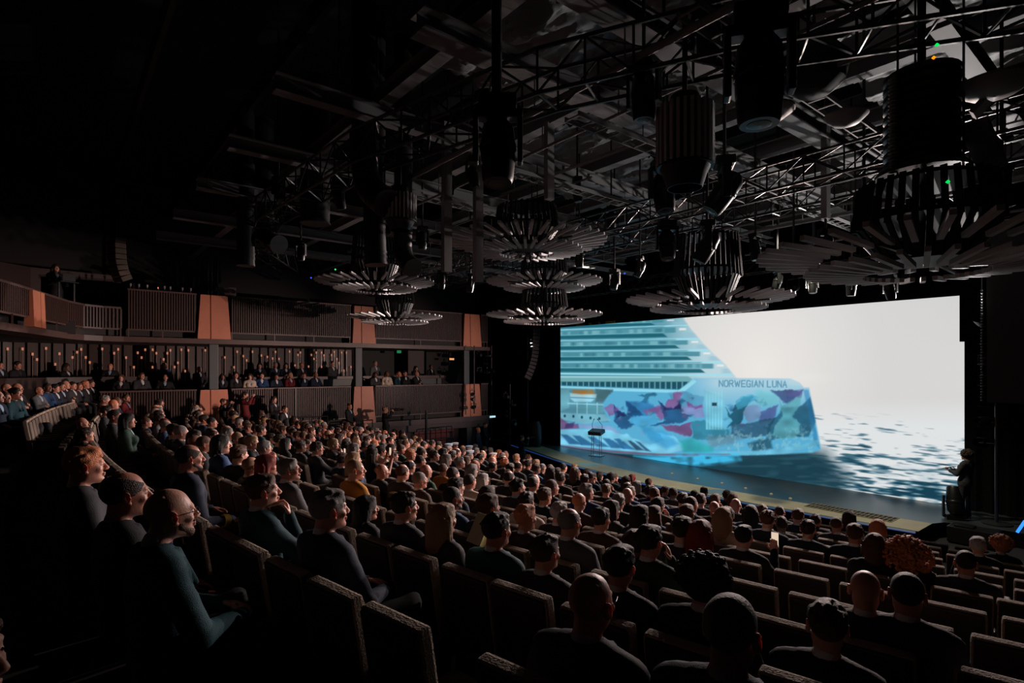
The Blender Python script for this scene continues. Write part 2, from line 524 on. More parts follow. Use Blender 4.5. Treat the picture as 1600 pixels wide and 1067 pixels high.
    hp([(116, 640), (260, 646), (260, 652), (116, 646)], (60, 120, 150), .8, .7)
    hp([(100, 672), (300, 680), (300, 688), (100, 680)], (150, 214, 230), .9, .8)
    hp([(150, 690), (300, 695), (300, 730), (150, 722)], (100, 172, 190), .9)
    for xx in (150, 205, 262): hp([(xx, 672), (xx + 7, 672), (xx + 7, 735), (xx, 735)], (160, 220, 235), .8, .7)
    hp([(60, 728), (310, 738), (340, 770), (200, 790), (60, 765)], (130, 200, 222), .95)
    for xx, yy in ((85, 746), (133, 748), (180, 753), (228, 757), (277, 761)):
        put(hull * np.clip(1.6 - np.hypot(PX - 860 - xx / 3.557, (PY - 440 - yy / 3.557) * .8) / 1.6, 0, 1), (24, 66, 84), .95)
    hp([(60, 755), (110, 790), (160, 790), (165, 815), (60, 822)], (128, 72, 124))
    hp([(90, 790), (140, 780), (130, 812), (85, 815)], (60, 48, 104), .8)
    hp([(165, 790), (330, 800), (420, 850), (300, 830), (170, 812)], (146, 160, 204), .8)
    hp([(300, 700), (360, 678), (372, 720), (335, 745)], (140, 98, 158))
    hp([(430, 665), (545, 665), (590, 700), (620, 700), (600, 735), (470, 748), (430, 740)], (46, 118, 178))
    hp([(362, 680), (432, 745), (425, 665), (440, 668), (520, 735), (430, 765), (470, 790), (430, 822), (385, 812), (358, 765)], (28, 72, 122))
    hp([(365, 682), (430, 745), (372, 752)], (38, 44, 96), .9)
    hp([(490, 632), (580, 614), (592, 624), (555, 650), (535, 676), (510, 670), (525, 645)], (38, 104, 138))
    hp([(655, 625), (735, 612), (860, 640), (850, 690), (740, 720)], (86, 158, 196), .8)
    hp([(682, 622), (705, 613), (738, 622), (724, 686), (700, 705), (640, 700), (655, 655), (690, 650)], (146, 84, 146))
    hp([(525, 712), (610, 690), (645, 705), (655, 740), (620, 765), (598, 750), (588, 722), (540, 735)], (148, 88, 152))
    hp([(470, 745), (590, 740), (600, 790), (520, 810), (440, 780)], (72, 164, 214), .8)
    hp([(604, 663), (642, 694), (690, 700), (728, 664), (738, 732), (804, 745), (735, 775), (665, 792), (555, 805), (640, 772), (630, 742)], (30, 74, 124))
    hp([(604, 663), (642, 694), (690, 700), (728, 664), (734, 704), (640, 712)], (40, 42, 92), .9)
    hp([(735, 690), (850, 690), (862, 752), (800, 760), (800, 745), (738, 730)], (142, 142, 200))
    hp([(620, 802), (735, 790), (792, 775), (790, 862), (720, 847), (650, 822)], (126, 62, 116))
    hp([(760, 665), (800, 690), (850, 680), (852, 700), (770, 700)], (132, 72, 140), .9)
    hp([(790, 775), (862, 768), (900, 802), (1000, 822), (990, 862), (900, 882), (800, 870)], (46, 126, 152))
    rr = random.Random(9)
    cols = [(60, 130, 180), (142, 96, 160), (40, 96, 140), (96, 186, 216), (150, 150, 204), (34, 74, 110), (84, 176, 196)]
    for i in range(46):
        cx, cy = rr.uniform(330, 860), rr.uniform(640, 860)
        if rr.random() < .45: cx, cy = rr.uniform(980, 1400), rr.uniform(640, 860)
        k = rr.randint(3, 5); R0 = rr.uniform(8, 26)
        hp([(cx + R0 * rr.uniform(.5, 1.5) * math.cos(2 * PI * j / k + i), cy + R0 * rr.uniform(.4, 1.0) * math.sin(2 * PI * j / k + i)) for j in range(k)], rr.choice(cols), .62, 1.6)
    for i in range(6): hp([(868 + i * 17, 600), (877 + i * 17, 600), (880 + i * 16, 822), (870 + i * 16, 820)], (154, 226, 238), .75, .9)
    hp([(858, 600), (960, 640), (1015, 760), (980, 822), (870, 820)], (120, 200, 222), .45)
    hp([(903, 672), (930, 672), (930, 690), (903, 690)], (22, 40, 52), .95, .7)
    hp([(975, 700), (1012, 740), (1030, 690), (1080, 640), (1122, 628), (1132, 640), (1085, 720), (1062, 790), (992, 812), (1012, 780)], (24, 72, 96))
    hp([(1040, 655), (1110, 622), (1160, 640), (1100, 690), (1045, 712)], (72, 172, 206), .8)
    hp([(1080, 720), (1112, 690), (1172, 680), (1172, 762), (1100, 782)], (126, 148, 190))
    hp([(1130, 600), (1260, 620), (1270, 690), (1160, 690)], (112, 200, 212), .7)
    hp([(1168, 722), (1265, 688), (1250, 762), (1170, 792)], (82, 92, 156))
    hp([(1010, 800), (1260, 755), (1210, 852), (1100, 872), (1000, 850)], (46, 84, 112))
    hp([(1230, 610), (1330, 600), (1410, 600), (1330, 680), (1280, 650)], (58, 76, 128))
    hp([(1300, 605), (1410, 598), (1400, 640), (1350, 650)], (96, 100, 160), .8)
    hp([(1210, 800), (1300, 700), (1400, 690), (1450, 640), (1485, 770), (1440, 860), (1200, 880)], (34, 82, 108))
    hp([(1270, 640), (1300, 690), (1400, 625), (1390, 690), (1352, 752), (1395, 792), (1375, 872), (1282, 882), (1230, 852), (1292, 745)], (98, 176, 188), .85)
    hp([(1410, 600), (1440, 600), (1500, 925), (1470, 890), (1445, 760)], (44, 122, 180), .6)
    hp([(870, 860), (1000, 850), (1080, 860), (1020, 900), (890, 920)], (96, 132, 150), .8, 3)
    hp([(1100, 900), (1180, 870), (1230, 880), (1240, 925), (1130, 945)], (28, 66, 84), .8, 2)
    nz = vnoise(PX / 5, PY / 5, 44) + vnoise(PX / 2.3, PY / 2.6, 45) * .6
    put(hull * np.clip((PY - 660) / 20, 0, 1) * np.clip((PX - 1090) / 50, 0, 1) * np.clip((nz - .85) * 3, 0, 1), (150, 200, 208), .45)
    hp([(60, 822), (300, 818), (430, 850), (560, 905), (640, 880), (600, 830), (700, 862), (765, 930), (640, 962), (330, 930), (60, 905)], (132, 212, 242), .95)
    hp([(500, 800), (640, 830), (720, 900), (650, 930), (560, 880)], (50, 150, 210), .7, 3)
    for a, b_ in ((62, 60), (130, 66), (215, 60), (295, 66), (360, 56), (430, 40), (480, 24)):
        hp([(a, 848 + (a - 60) * .09), (a + b_ * .6, 850 + (a - 60) * .09), (a + b_ + 60, 905 + (a - 60) * .09), (a + 60 - b_ * .2, 902 + (a - 60) * .09)], (32, 92, 146) if a < 400 else (30, 60, 90), .9)
    hp([(720, 882), (800, 872), (912, 922), (905, 948), (745, 952)], (44, 170, 172), .85, 3)
    hp([(898, 945), (1205, 938), (1400, 908), (1490, 876), (1498, 902), (1300, 962), (1000, 966)], (110, 192, 222), .9)
    hp([(40, 905), (40, 915), (330, 950), (600, 966), (830, 970), (1010, 962), (1000, 955), (600, 955), (330, 936)], (128, 78, 104), .95)
    fo = pm(Z7((470, 968), (640, 968), (800, 950), (1050, 955), (1065, 990), (960, 1010), (800, 1024), (640, 1012)), 3.5)
    put(fo * np.clip(vnoise(PX / 9, PY / 5, 51) * 1.2 + .3, .3, 1), (66, 190, 238), .95)
    # the name on the bow, stroke by stroke
    G = {'N': [(0, 1, 0, 0), (0, 0, 1, 1), (1, 1, 1, 0)], 'O': [(.2, 0, .8, 0), (.8, 0, 1, .3), (1, .3, 1, .7), (1, .7, .8, 1), (.8, 1, .2, 1), (.2, 1, 0, .7), (0, .7, 0, .3), (0, .3, .2, 0)],
         'R': [(0, 1, 0, 0), (0, 0, .8, 0), (.8, 0, 1, .25), (1, .25, .8, .5), (.8, .5, 0, .5), (.5, .5, 1, 1)], 'W': [(0, 0, .25, 1), (.25, 1, .5, .2), (.5, .2, .75, 1), (.75, 1, 1, 0)],
         'E': [(0, 0, 0, 1), (0, 0, 1, 0), (0, .5, .8, .5), (0, 1, 1, 1)], 'G': [(1, .15, .75, 0), (.75, 0, .2, 0), (.2, 0, 0, .3), (0, .3, 0, .7), (0, .7, .2, 1), (.2, 1, .9, 1), (.9, 1, 1, .8), (1, .8, 1, .55), (1, .55, .6, .55)],
         'I': [(.5, 0, .5, 1)], 'A': [(0, 1, .5, 0), (.5, 0, 1, 1), (.2, .65, .8, .65)], 'L': [(0, 0, 0, 1), (0, 1, .9, 1)], 'U': [(0, 0, 0, .8), (0, .8, .25, 1), (.25, 1, .75, 1), (.75, 1, 1, .8), (1, .8, 1, 0)]}
    x0, x1 = 1124.0, 1231.5
    txt = 'NORWEGIAN LUNA'
    ws = [{'I': .45, 'W': 1.35, ' ': .55}.get(c, 1.0) for c in txt]
    tot = sum(ws)
    x = x0
    dm = np.full(PX.shape, 99.0)
    for c, w_ in zip(txt, ws):
        cw = w_ / tot * (x1 - x0)
        for (a, b_, c2, d2) in G.get(c, []):
            f0 = lambda q: x + cw * (.14 + .72 * q)
            yy = lambda xx, q: 594.2 + (xx - x0) * .012 + 9.4 * q
            ax, bx = f0(a), f0(c2)
            ay, by = yy(ax, b_), yy(bx, d2)
            ex, ey = bx - ax, by - ay
            t = np.clip(((PX - ax) * ex + (PY - ay) * ey) / (ex * ex + ey * ey + 1e-9), 0, 1)
            dm = np.minimum(dm, np.hypot(PX - ax - ex * t, PY - ay - ey * t))
        x += cw
    put(np.clip(1.45 - dm / .9, 0, 1), (84, 142, 170), .9)
    # the glare of the sky eats into the top of the bow
    put(np.clip(1 - np.hypot((PX - 1262) / 46, (PY - 590) / 15), 0, 1), (230, 230, 228), .6)
    # the camera side of the LED wall is a little less bright towards the left
    return np.clip(C, 0, 255)
def build_screen():
    nx, nz = 620, 236
    # columns spaced evenly, finer where the ship is
    xs = np.concatenate([np.linspace(SX0, -8.2, 430), np.linspace(-8.2, SX1, nx - 430 + 1)[1:]])
    zs = np.linspace(SZ0, SZ1, nz)
    X, Z = np.meshgrid(xs, zs, indexing='ij')
    sY, cY = math.sin(YAW), math.cos(YAW)
    D = -sY * X + cY * YS
    R = cY * X + sY * YS
    PX = 800 + F * R / D
    PY = 575 - F * (Z - ZC) / D
    C = screen_art(PX, PY) / 255.0
    L = np.where(C <= .04045, C / 12.92, ((C + .055) / 1.055) ** 2.4)
    nX, nZ = X.shape
    co = np.stack([X, np.full(X.shape, YS - .06), Z], -1).reshape(-1, 3)
    idx = np.arange(nX * nZ).reshape(nX, nZ)
    q = np.stack([idx[:-1, :-1], idx[1:, :-1], idx[1:, 1:], idx[:-1, 1:]], -1).reshape(-1, 4)
    me = bpy.data.meshes.new('led_surface')
    me.vertices.add(len(co)); me.vertices.foreach_set('co', co.astype(np.float32).ravel())
    me.loops.add(q.size); me.loops.foreach_set('vertex_index', q.astype(np.int32).ravel())
    me.polygons.add(len(q)); me.polygons.foreach_set('loop_start', np.arange(0, q.size, 4, dtype=np.int32))
    me.polygons.foreach_set('loop_total', np.full(len(q), 4, np.int32))
    me.update(calc_edges=True)
    ca = me.color_attributes.new('picture', 'FLOAT_COLOR', 'POINT')
    rgba = np.concatenate([L.reshape(-1, 3), np.ones((len(co), 1))], 1).astype(np.float32)
    ca.data.foreach_set('color', rgba.ravel())
    m = bpy.data.materials.new('led_picture'); m.use_nodes = True
    nt = m.node_tree; nt.nodes.clear()
    out = nt.nodes.new('ShaderNodeOutputMaterial'); em = nt.nodes.new('ShaderNodeEmission'); at_ = nt.nodes.new('ShaderNodeAttribute')
    at_.attribute_name = 'picture'
    nt.links.new(at_.outputs['Color'], em.inputs['Color']); em.inputs['Strength'].default_value = 1.0
    nt.links.new(em.outputs[0], out.inputs[0])
    me.materials.append(m)
    wall = thing('led_wall', ((SX0 + SX1) / 2, YS, SZ0), 'huge LED wall behind the stage showing a cruise ship bow on a bright sea', 'screen')
    o = bpy.data.objects.new('display', me); COL.objects.link(o); o.parent = wall
    o.matrix_parent_inverse = Matrix.Translation(-wall.location)
    h = MB(); h.box(SX0 - .02, SX1 + .02, YS - .05, YS + .06, SZ0 - .005, SZ1 + .0)
    o = h.build('panel_frame', M_BLACK, wall); o.matrix_parent_inverse = Matrix.Translation(-wall.location)
build_screen()
# ------------------------------------------------------------------ the boxes on the left and the balcony that curves behind the house
XW = -22.0
PATH = [(-22, 16.5), (-22, 1.75), (-21.95, 1.2), (-21.6, .72), (-20.8, .32), (-19.6, -.05), (-18.3, -.42), (-16.8, -.9), (-14.5, -1.6), (-12, -2.4), (-9, -3.3), (-5, -4.3), (0, -5.2), (3.9, -5.8)]
def wally(px): a, b_ = px2dir(px); return XW / a * b_
def offs(path, d):
    out = []
    for i, p in enumerate(path):
        a = Vector(path[max(i - 1, 0)]); c = Vector(path[min(i + 1, len(path) - 1)])
        t = (c - a).normalized()
        out.append((p[0] - t.y * -d * -1 if False else p[0] + t.y * d, p[1] - t.x * d))
    return out
def seg(path, y_from, y_to=None):
    return path
def band(m, path, z0, z1, th):
    """board that follows the path, th thick away from the house"""
    inn = offs(path, th)
    n = len(path)
    vs = [(x, y, z0) for x, y in path] + [(x, y, z1) for x, y in path] + [(x, y, z0) for x, y in inn] + [(x, y, z1) for x, y in inn]
    fs = []
    for i in range(n - 1):
        fs += [(i, i + 1, n + i + 1, n + i), (2 * n + i, 3 * n + i, 3 * n + i + 1, 2 * n + i + 1), (n + i, n + i + 1, 3 * n + i + 1, 3 * n + i), (i, 2 * n + i, 2 * n + i + 1, i + 1)]
    fs += [(0, n, 3 * n, 2 * n), (n - 1, 3 * n - 1, 4 * n - 1, 2 * n - 1)]
    m.add(vs, fs)
def walk(path, step):
    out = []; acc = 0
    for (a, b_) in zip(path[:-1], path[1:]):
        a = Vector(a); b_ = Vector(b_); L = (b_ - a).length; t = (b_ - a) / L
        s = (step - acc) % step
        while s < L:
            out.append((a + t * s, t)); s += step
        acc = (acc + L) % step
    return out
def slats(m, path, z0, z1, step=.11, w=.055, dep=.05):
    for p, t in walk(path, step):
        n_ = Vector((-t.y, t.x))       # towards the house
        a, b_ = p - t * w / 2, p + t * w / 2
        c, d = a + n_ * dep, b_ + n_ * dep
        m.add([(a.x, a.y, z0), (b_.x, b_.y, z0), (d.x, d.y, z0), (c.x, c.y, z0), (a.x, a.y, z1), (b_.x, b_.y, z1), (d.x, d.y, z1), (c.x, c.y, z1)],
              [(0, 1, 5, 4), (1, 2, 6, 5), (2, 3, 7, 6), (3, 0, 4, 7), (4, 5, 6, 7), (0, 3, 2, 1)])
posts = [(313, 355), (553, 582), (725, 748)]
PY_ = [(wally(a), wally(b_)) for a, b_ in posts]
# which way is 'towards the house' for this path direction
def front_part(name, parent_label, cat, zs, top_path, lows, label, group):
    pass
def fascia(y0, y1, ztop, zslat, zlip, label, railcap=True):
    t = thing('slatted_balustrade', (XW, (y0 + y1) / 2, zlip), label, 'balcony front', 0, 'slatted balcony fronts on the left wall')
    inv = Matrix.Translation(-t.location)
    def P(n_, m_, mt):
        o = m_.build(n_, mt, t); o.matrix_parent_inverse = inv; return o
    m_ = MB(); m_.box(XW - .12, XW - .04, y0, y1, zslat, ztop - .05); P('backing_panel', m_, M_WOOD)
    m_ = MB()
    n_ = min(160, int((y1 - y0 - .1) / .075))
    for i in range(n_ + 1):
        y = y0 + .05 + (y1 - y0 - .1) * i / n_
        m_.box(XW - .04, XW + .01, y - .02, y + .02, zslat, ztop - .05)
    P('slats', m_, M_SLAT)
    m_ = MB(); m_.bbox(XW - .08, (y0 + y1) / 2, ztop - .02, .26, y1 - y0, .06, .012); P('handrail', m_, M_LIP)
    m_ = MB(); m_.box(XW - .08, XW - .02, y0, y1, zslat - .05, zslat); 
    k = max(2, int((y1 - y0) / 1.5))
    for i in range(k + 1):
        y = y0 + .04 + (y1 - y0 - .08) * i / k
        m_.box(XW - .07, XW - .03, y - .02, y + .02, zlip, zslat)
    P('gap_rail', m_, M_LIP)
    m_ = MB(); m_.box(XW - .5, XW - .42, y0, y1, zlip - .02, zslat + .1); P('recess_panel', m_, M_DARK)
    return t
def post(y0, y1, z0, z1, label):
    t = thing('balcony_pilaster', (XW, (y0 + y1) / 2, z0), label, 'pilaster', 0, 'copper-coloured pilasters on the balcony fronts')
    inv = Matrix.Translation(-t.location)
    ym = y0 + (y1 - y0) * .36
    for i, (a, b_) in enumerate(((y0, ym - .015), (ym + .015, y1))):
        m_ = MB()
        s0 = .10 if i == 0 else 0
        s1 = .10 if i == 1 else 0
        vs = [(XW - .10, a - s0, z0), (XW - .10, b_ + s1, z0), (XW + .10, a - s0, z0), (XW + .10, b_ + s1, z0), (XW - .10, a, z1), (XW - .10, b_, z1), (XW + .06, a, z1), (XW + .06, b_, z1)]
        m_.add(vs, [(2, 3, 7, 6), (0, 2, 6, 4), (1, 5, 7, 3), (4, 6, 7, 5), (0, 1, 3, 2), (0, 4, 5, 1)])
        o = m_.build('veneer_panel', M_POST, t); o.matrix_parent_inverse = inv
ZU = (6.77, 5.48, 5.22)
ZL = (3.46, 2.18, 1.92)
nm = ['from the far corner to the first pilaster', 'between first and second pilasters', 'between second and third pilasters', 'beyond the third pilaster beside the stage']
ys = [1.72] + [v for p in PY_ for v in p] + [16.5]
for lev, (zt, zs_, zl) in (('upper', ZU), ('lower', ZL)):
    for i in range(4):
        a, b_ = ys[2 * i], ys[2 * i + 1]
        if lev == 'lower' and i == 0: a = 1.0
        fascia(a + .12, b_ - .12, zt, zs_, zl, 'slatted walnut %s balcony front, %s' % (lev, nm[i]))
    for i, (a, b_) in enumerate(PY_):
        post(a, b_, zl, zt - .02, '%s-level copper veneer pilaster, %s along the left balcony' % (lev, ('nearest to the rear corner', 'in the middle', 'closest to the stage')[i]))
# lip boards, floors and soffits
m_ = MB(); band(m_, PATH, 5.05, 5.22, .9)
struct('trim_upper_lip', m_, M_LIP)
m_ = MB(); m_.box(XW - .7, XW + .06, 1.0, 16.5, 1.68, 1.92); m_.box(XW - .6, XW - .1, 5, 16.5, 1.38, 1.66)
struct('trim_lower_lip', m_, M_LIP)
m_ = MB(); m_.box(-26.2, XW - .5, 1.0, 16.5, 2.55, 2.70); m_.box(-26.2, -23.5, 16.5, 18.4, 2.55, 2.70); struct('floor_box_tier', m_, M_FLOOR)
m_ = MB()
inn = offs(PATH, .8)
for i in range(len(inn) - 1):
    a, b_ = inn[i], inn[i + 1]
    oa = (-26.2, a[1]) if i < 3 else ((-26.2, -1) if i == 3 else (a[0], -9))
    ob = (-26.2, b_[1]) if i + 1 < 3 else ((-26.2, -1) if i + 1 == 3 else (b_[0], -9))
    m_.add([(*a, 5.05), (*b_, 5.05), (*ob, 5.05), (*oa, 5.05), (*a, 5.2), (*b_, 5.2), (*ob, 5.2), (*oa, 5.2)], [(0, 1, 2, 3), (4, 7, 6, 5)])
    if i == 3: m_.add([(-26.2, -1, 5.05), (-26.2, -9, 5.05), (b_[0], -9, 5.05), (-26.2, -1, 5.2), (-26.2, -9, 5.2), (b_[0], -9, 5.2)], [(0, 1, 2), (3, 5, 4)])
struct('floor_upper_balcony', m_, M_DARK)

# the curved front of the rear balcony
RP = [p for p in PATH if p[1] <= 1.75]
RP = [(-22, 1.68)] + RP[1:]
t = thing('curved_balustrade', (-20.8, .32, 5.22), 'curved slatted walnut front of the upper balcony where it bends behind the house', 'balcony front')
inv = Matrix.Translation(-t.location)
def P(n_, m_, mt):
    o = m_.build(n_, mt, t); o.matrix_parent_inverse = inv; return o
m_ = MB(); band(m_, offs(RP, .05), 5.48, 6.1, .06); P('backing_panel', m_, M_WOOD)
m_ = MB(); slats(m_, offs(RP, .04), 5.48, 6.1, .10, .05, .045); P('slats', m_, M_SLAT)
m_ = MB(); band(m_, offs(RP, -.03), 6.1, 6.16, .24); P('handrail', m_, M_LIP)
m_ = MB(); band(m_, offs(RP, .03), 5.43, 5.48, .06)
for p, tt in walk(RP, 1.4): m_.box(p.x - .03, p.x + .01, p.y - .03, p.y + .01, 5.22, 5.45)
P('gap_rail', m_, M_LIP)
m_ = MB(); band(m_, offs(RP, .45), 5.20, 5.55, .06); P('recess_panel', m_, M_DARK)
# its own copper pilaster, near the left edge of the view
pa, pb = Vector((-18.9, -.25)), Vector((-18.15, -.465))
m_ = MB()
for a, b_ in (((pa, pa.lerp(pb, .36))), ((pa.lerp(pb, .40), pb))):
    t_ = (pb - pa).normalized(); nn = Vector((-t_.y, t_.x)) * .10
    m_.add([(a.x - nn.x, a.y - nn.y, 5.22), (b_.x - nn.x, b_.y - nn.y, 5.22), (b_.x + nn.x, b_.y + nn.y, 5.22), (a.x + nn.x, a.y + nn.y, 5.22),
            (a.x - nn.x, a.y - nn.y, 6.12), (b_.x - nn.x, b_.y - nn.y, 6.12), (b_.x + nn.x * .7, b_.y + nn.y * .7, 6.12), (a.x + nn.x * .7, a.y + nn.y * .7, 6.12)],
           [(0, 1, 2, 3), (4, 7, 6, 5), (0, 4, 5, 1), (1, 5, 6, 2), (2, 6, 7, 3), (3, 7, 4, 0)])
tag(m_.build('balcony_pilaster', M_POST), 'copper veneer pilaster on the curved upper front near the left edge', 'pilaster', 'copper-coloured pilasters on the balcony fronts')

# back wall of the box tier with its ribs and glowing tubes
BW = [(-25.2, 10.9), (-25.2, .8), (-24.9, -1.0), (-24.0, -2.6), (-22.4, -3.9), (-19.5, -5.0), (-15, -6.2), (-9, -7.3)]
m_ = MB(); band(m_, BW, 2.5, 5.05, .1); slats(m_, BW, 2.5, 5.05, .34, .12, .09)
struct('wall_box_tier', m_, M_WOOD)
m_ = MB(); m_.box(-25.9, -25.8, 10.9, 18.4, 2.5, 5.05); struct('wall_vestibule', m_, M_DARK)
z1 = [(40,553),(118,553),(170,580),(193,608),(240,550),(288,633),(310,578),(378,597),(402,570),(423,555),(447,597),(468,623),(533,553),(595,575),(616,555),(657,598),(698,648),(718,573),(738,598),(757,557),(796,557),(795,648),(815,575),(853,607),(872,575),(888,560),(910,647),(927,625),(945,557),(965,668),(982,560),(1070,560),(1172,597),(1236,567),(1268,590),(1285,612),(1316,567),(1220,648)]
z2 = [(27,403),(57,410),(98,385),(168,383),(83,418),(115,420),(210,400),(222,388),(195,452),(277,400),(290,420),(302,388),(328,388),(340,402),(263,458),(328,460),(378,400),(391,385),(405,420),(415,440),(428,388),(452,388),(475,460),(440,478),(497,395),(558,415),(602,387),(625,408),(635,428)]
tubes = [(x / 3.335, 380 + y / 3.335) for x, y in z1] + [(400 + x / 3.2, 430 + y / 3.2) for x, y in z2]
tubes.sort()
ORD = ['first', 'second', 'third', 'fourth', 'fifth', 'sixth', 'seventh', 'eighth', 'ninth', 'tenth', 'eleventh', 'twelfth', 'thirteenth', 'fourteenth', 'fifteenth', 'sixteenth', 'seventeenth', 'eighteenth', 'nineteenth', 'twentieth']
TEN = {20: 'twenty', 30: 'thirty', 40: 'forty', 50: 'fifty', 60: 'sixty', 70: 'seventy', 80: 'eighty', 90: 'ninety'}
def ordinal(n):
    if n <= 20: return ORD[n - 1]
    if n % 10 == 0: return {30: 'thirtieth', 40: 'fortieth', 50: 'fiftieth', 60: 'sixtieth', 70: 'seventieth'}[n]
    return TEN[n // 10 * 10] + '-' + ORD[n % 10 - 1]
def ray_path(px, path):
    dx, dy = px2dir(px)
    best = None
    for a, b_ in zip(path[:-1], path[1:]):
        ex, ey = b_[0] - a[0], b_[1] - a[1]
        den = dx * ey - dy * ex
        if abs(den) < 1e-9: continue
        d = (a[0] * ey - a[1] * ex) / den
        u = (dx * a[1] - dy * a[0]) / -den if False else ((d * dx - a[0]) * ex + (d * dy - a[1]) * ey) / (ex * ex + ey * ey)
        if d > 0 and -.001 <= u <= 1.001 and (best is None or d < best): best = d
    return best
BWf = offs(BW, -.14)
for i, (px, py) in enumerate(tubes):
    d = ray_path(px, BWf)
    if d is None: continue
    p = at(px, py, d)
    top = min(5.0, p.z + .06)
    m_ = MB(); m_.tube([(0, 0, -.9), (0, 0, -.06)], .016, 6)
    t = m_.build('tube_lamp', M_TUBEB, None, False, (p.x, p.y, top - .02))
    m_ = MB(); m_.tube([(0, 0, -.07), (0, 0, .02)], .028, 6); m_.build('glow_tip', M_TUBE, t)
    tag(t, 'slim tube lamp glowing orange on the ribbed wall, %s from the left' % ordinal(i + 1), 'wall lamp', 'tube lamps on the ribbed wall')
# columns
for k, (px, lab) in enumerate(((337, 'grey square column rising from the box tier rail nearest the rear corner'), (565.5, 'grey square column at the middle pilaster of the box tier'), (735, 'grey square column of the box tier closest to the stage'))):
    y = wally(px)
    m_ = MB(); m_.bbox(XW - .42, y, 3.87, .26, .30, 2.36, .02)
    tag(m_.build('support_column', M_COL), lab, 'column', 'grey columns between the balcony tiers')
m_ = MB(); m_.bbox(XW - .3, wally(737), .85, .26, .30, 1.10, .02)
tag(m_.build('support_column', M_COL), 'short grey column under the box tier near the stage', 'column', 'grey columns between the balcony tiers')
# wall under the boxes, with the red door panels
m_ = MB(); m_.box(-22.9, -22.8, 1, 16.5, .15, 1.6); struct('wall_under_boxes', m_, M_WOOD)
ya, yb = wally(655), wally(722)
for i in range(3):
    m_ = MB(); z0 = .45 + i * .36
    for zz in (0, 1): pass
    a_ = ya + .15; w_ = (yb - ya)
    m_.bbox(-22.72, (a_ + yb) / 2, z0 + .17, .08, yb - a_, .33, .015)
    tag(m_.build('red_wall_panel', M_RED), 'dark red wooden panel under the boxes, %s of three' % ('lowest', 'middle', 'topmost')[i], 'wall panel', 'red panels under the boxes')
# counters along the back of the box tier
for (pa_, pb_, lab) in ((560, 692, 'long pale counter behind the box seats, right of the middle column'), (372, 555, 'long pale counter behind the box seats, left of the middle column')):
    X = -24.0
    y0, y1 = (px2dir(pa_)[1] / px2dir(pa_)[0] * X, px2dir(pb_)[1] / px2dir(pb_)[0] * X)
    t = thing('bar_counter', (X, (y0 + y1) / 2, 2.7), lab, 'counter', 0, 'counters in the box tier')
    inv = Matrix.Translation(-t.location)
    m_ = MB(); m_.bbox(X, (y0 + y1) / 2, 3.78, .40, y1 - y0, .13, .01); o = m_.build('counter_top', M_LIP, t); o.matrix_parent_inverse = inv
    m_ = MB(); m_.box(X - .12, X - .04, y0 + .05, y1 - .05, 2.7, 3.72); o = m_.build('front_panel', M_COL, t); o.matrix_parent_inverse = inv
# parapet behind the rear seats
PP = [(-23.9, 2.6), (-23.8, 1.0), (-23.2, -.2), (-22, -1.1), (-19.8, -1.9), (-17, -2.6), (-12, -3.8), (-8, -4.7)]
m_ = MB(); band(m_, PP, 2.5, 3.84, .10); band(m_, offs(PP, -.04), 3.84, 3.90, .20)
struct('wall_rear_parapet', m_, M_WOOD)

# upper level: wall behind the curved balcony, dark rear rooms
m_ = MB(); band(m_, [(-25.0, 1.9), (-24.6, -.6), (-23.4, -2.0), (-21.2, -3.0), (-17, -4.1), (-10, -5.8)], 5.2, 7.55, .1)
struct('wall_upper_rear', m_, M_WOOD)
m_ = MB(); m_.box(-25.9, -25.8, 1.9, 18.4, 5.2, 11.3); struct('wall_upper_side', m_, M_DARK)

# small things on the upper rail: glasses, a candle, a monitor
for i, (px, py) in enumerate(((204, 446), (217, 446), (230, 446), (257, 448), (266, 447), (285, 449), (298, 449))):
    d = -22.2 / px2dir(px)[0]
    p = at(px, py, d)
    m_ = MB(); m_.lathe([(.028, 0), (.03, .005), (.006, .01), (.005, .08), (.03, .11), (.035, .17), (.032, .19)], 10)
    tag(m_.build('drinking_glass', material('clear_glass', (.25, .25, .26), .15, spec=.8) if i == 0 else bpy.data.materials['clear_glass'], None, True, (p.x, p.y, 6.78)), 'stemmed glass standing on the upper rail, %s from the left' % ordinal(i + 1), 'glass', 'glasses on the upper rail')
p = at(247, 450, -22.2 / px2dir(247)[0])
m_ = MB(); m_.lathe([(.03, 0), (.03, .08), (.025, .085)], 10); c_ = m_.build('candle', M_COL, None, True, (p.x, p.y, 6.78)); tag(c_, 'small lit candle among the glasses on the upper rail', 'candle')
m_ = MB(); m_.lathe([(.0, .085), (.014, .10), (.010, .12), (0, .145)], 8); m_.build('flame', glow('flame', (1, .25, .04), 2.0), c_, True)
def flatbox(name, px, py, d, w, h, dep, mat, label, cat, rz=-PI / 2):
    p = at(px, py, d)
    m_ = MB(); m_.bbox(0, 0, 0, w, dep, h, min(.01, dep / 3))
    o = m_.build(name, mat, None, False, p); o.rotation_euler = (0, 0, rz)
    return tag(o, label, cat)
M_SCR = glow('monitor_glow', (.16, .15, .14), .35)
M_SCRB = glow('monitor_glow_blue', (.06, .06, .10), .3)
flatbox('hung_speaker_panel', 355, 456, 20.3, .58, .32, .1, material('grey_panel', (.22, .21, .21), .6), 'small grey rectangular panel hanging above the first pilaster', 'panel', PI / 2 - .5)
flatbox('wall_monitor', 258, 399, 22.5, .52, .22, .05, M_SCR, 'small dim grey monitor high on the dark left wall', 'monitor', PI / 2)
flatbox('wall_monitor', 273, 422, 22.5, .40, .26, .05, M_SCRB, 'small dim bluish monitor below the grey one on the dark wall', 'monitor', PI / 2)
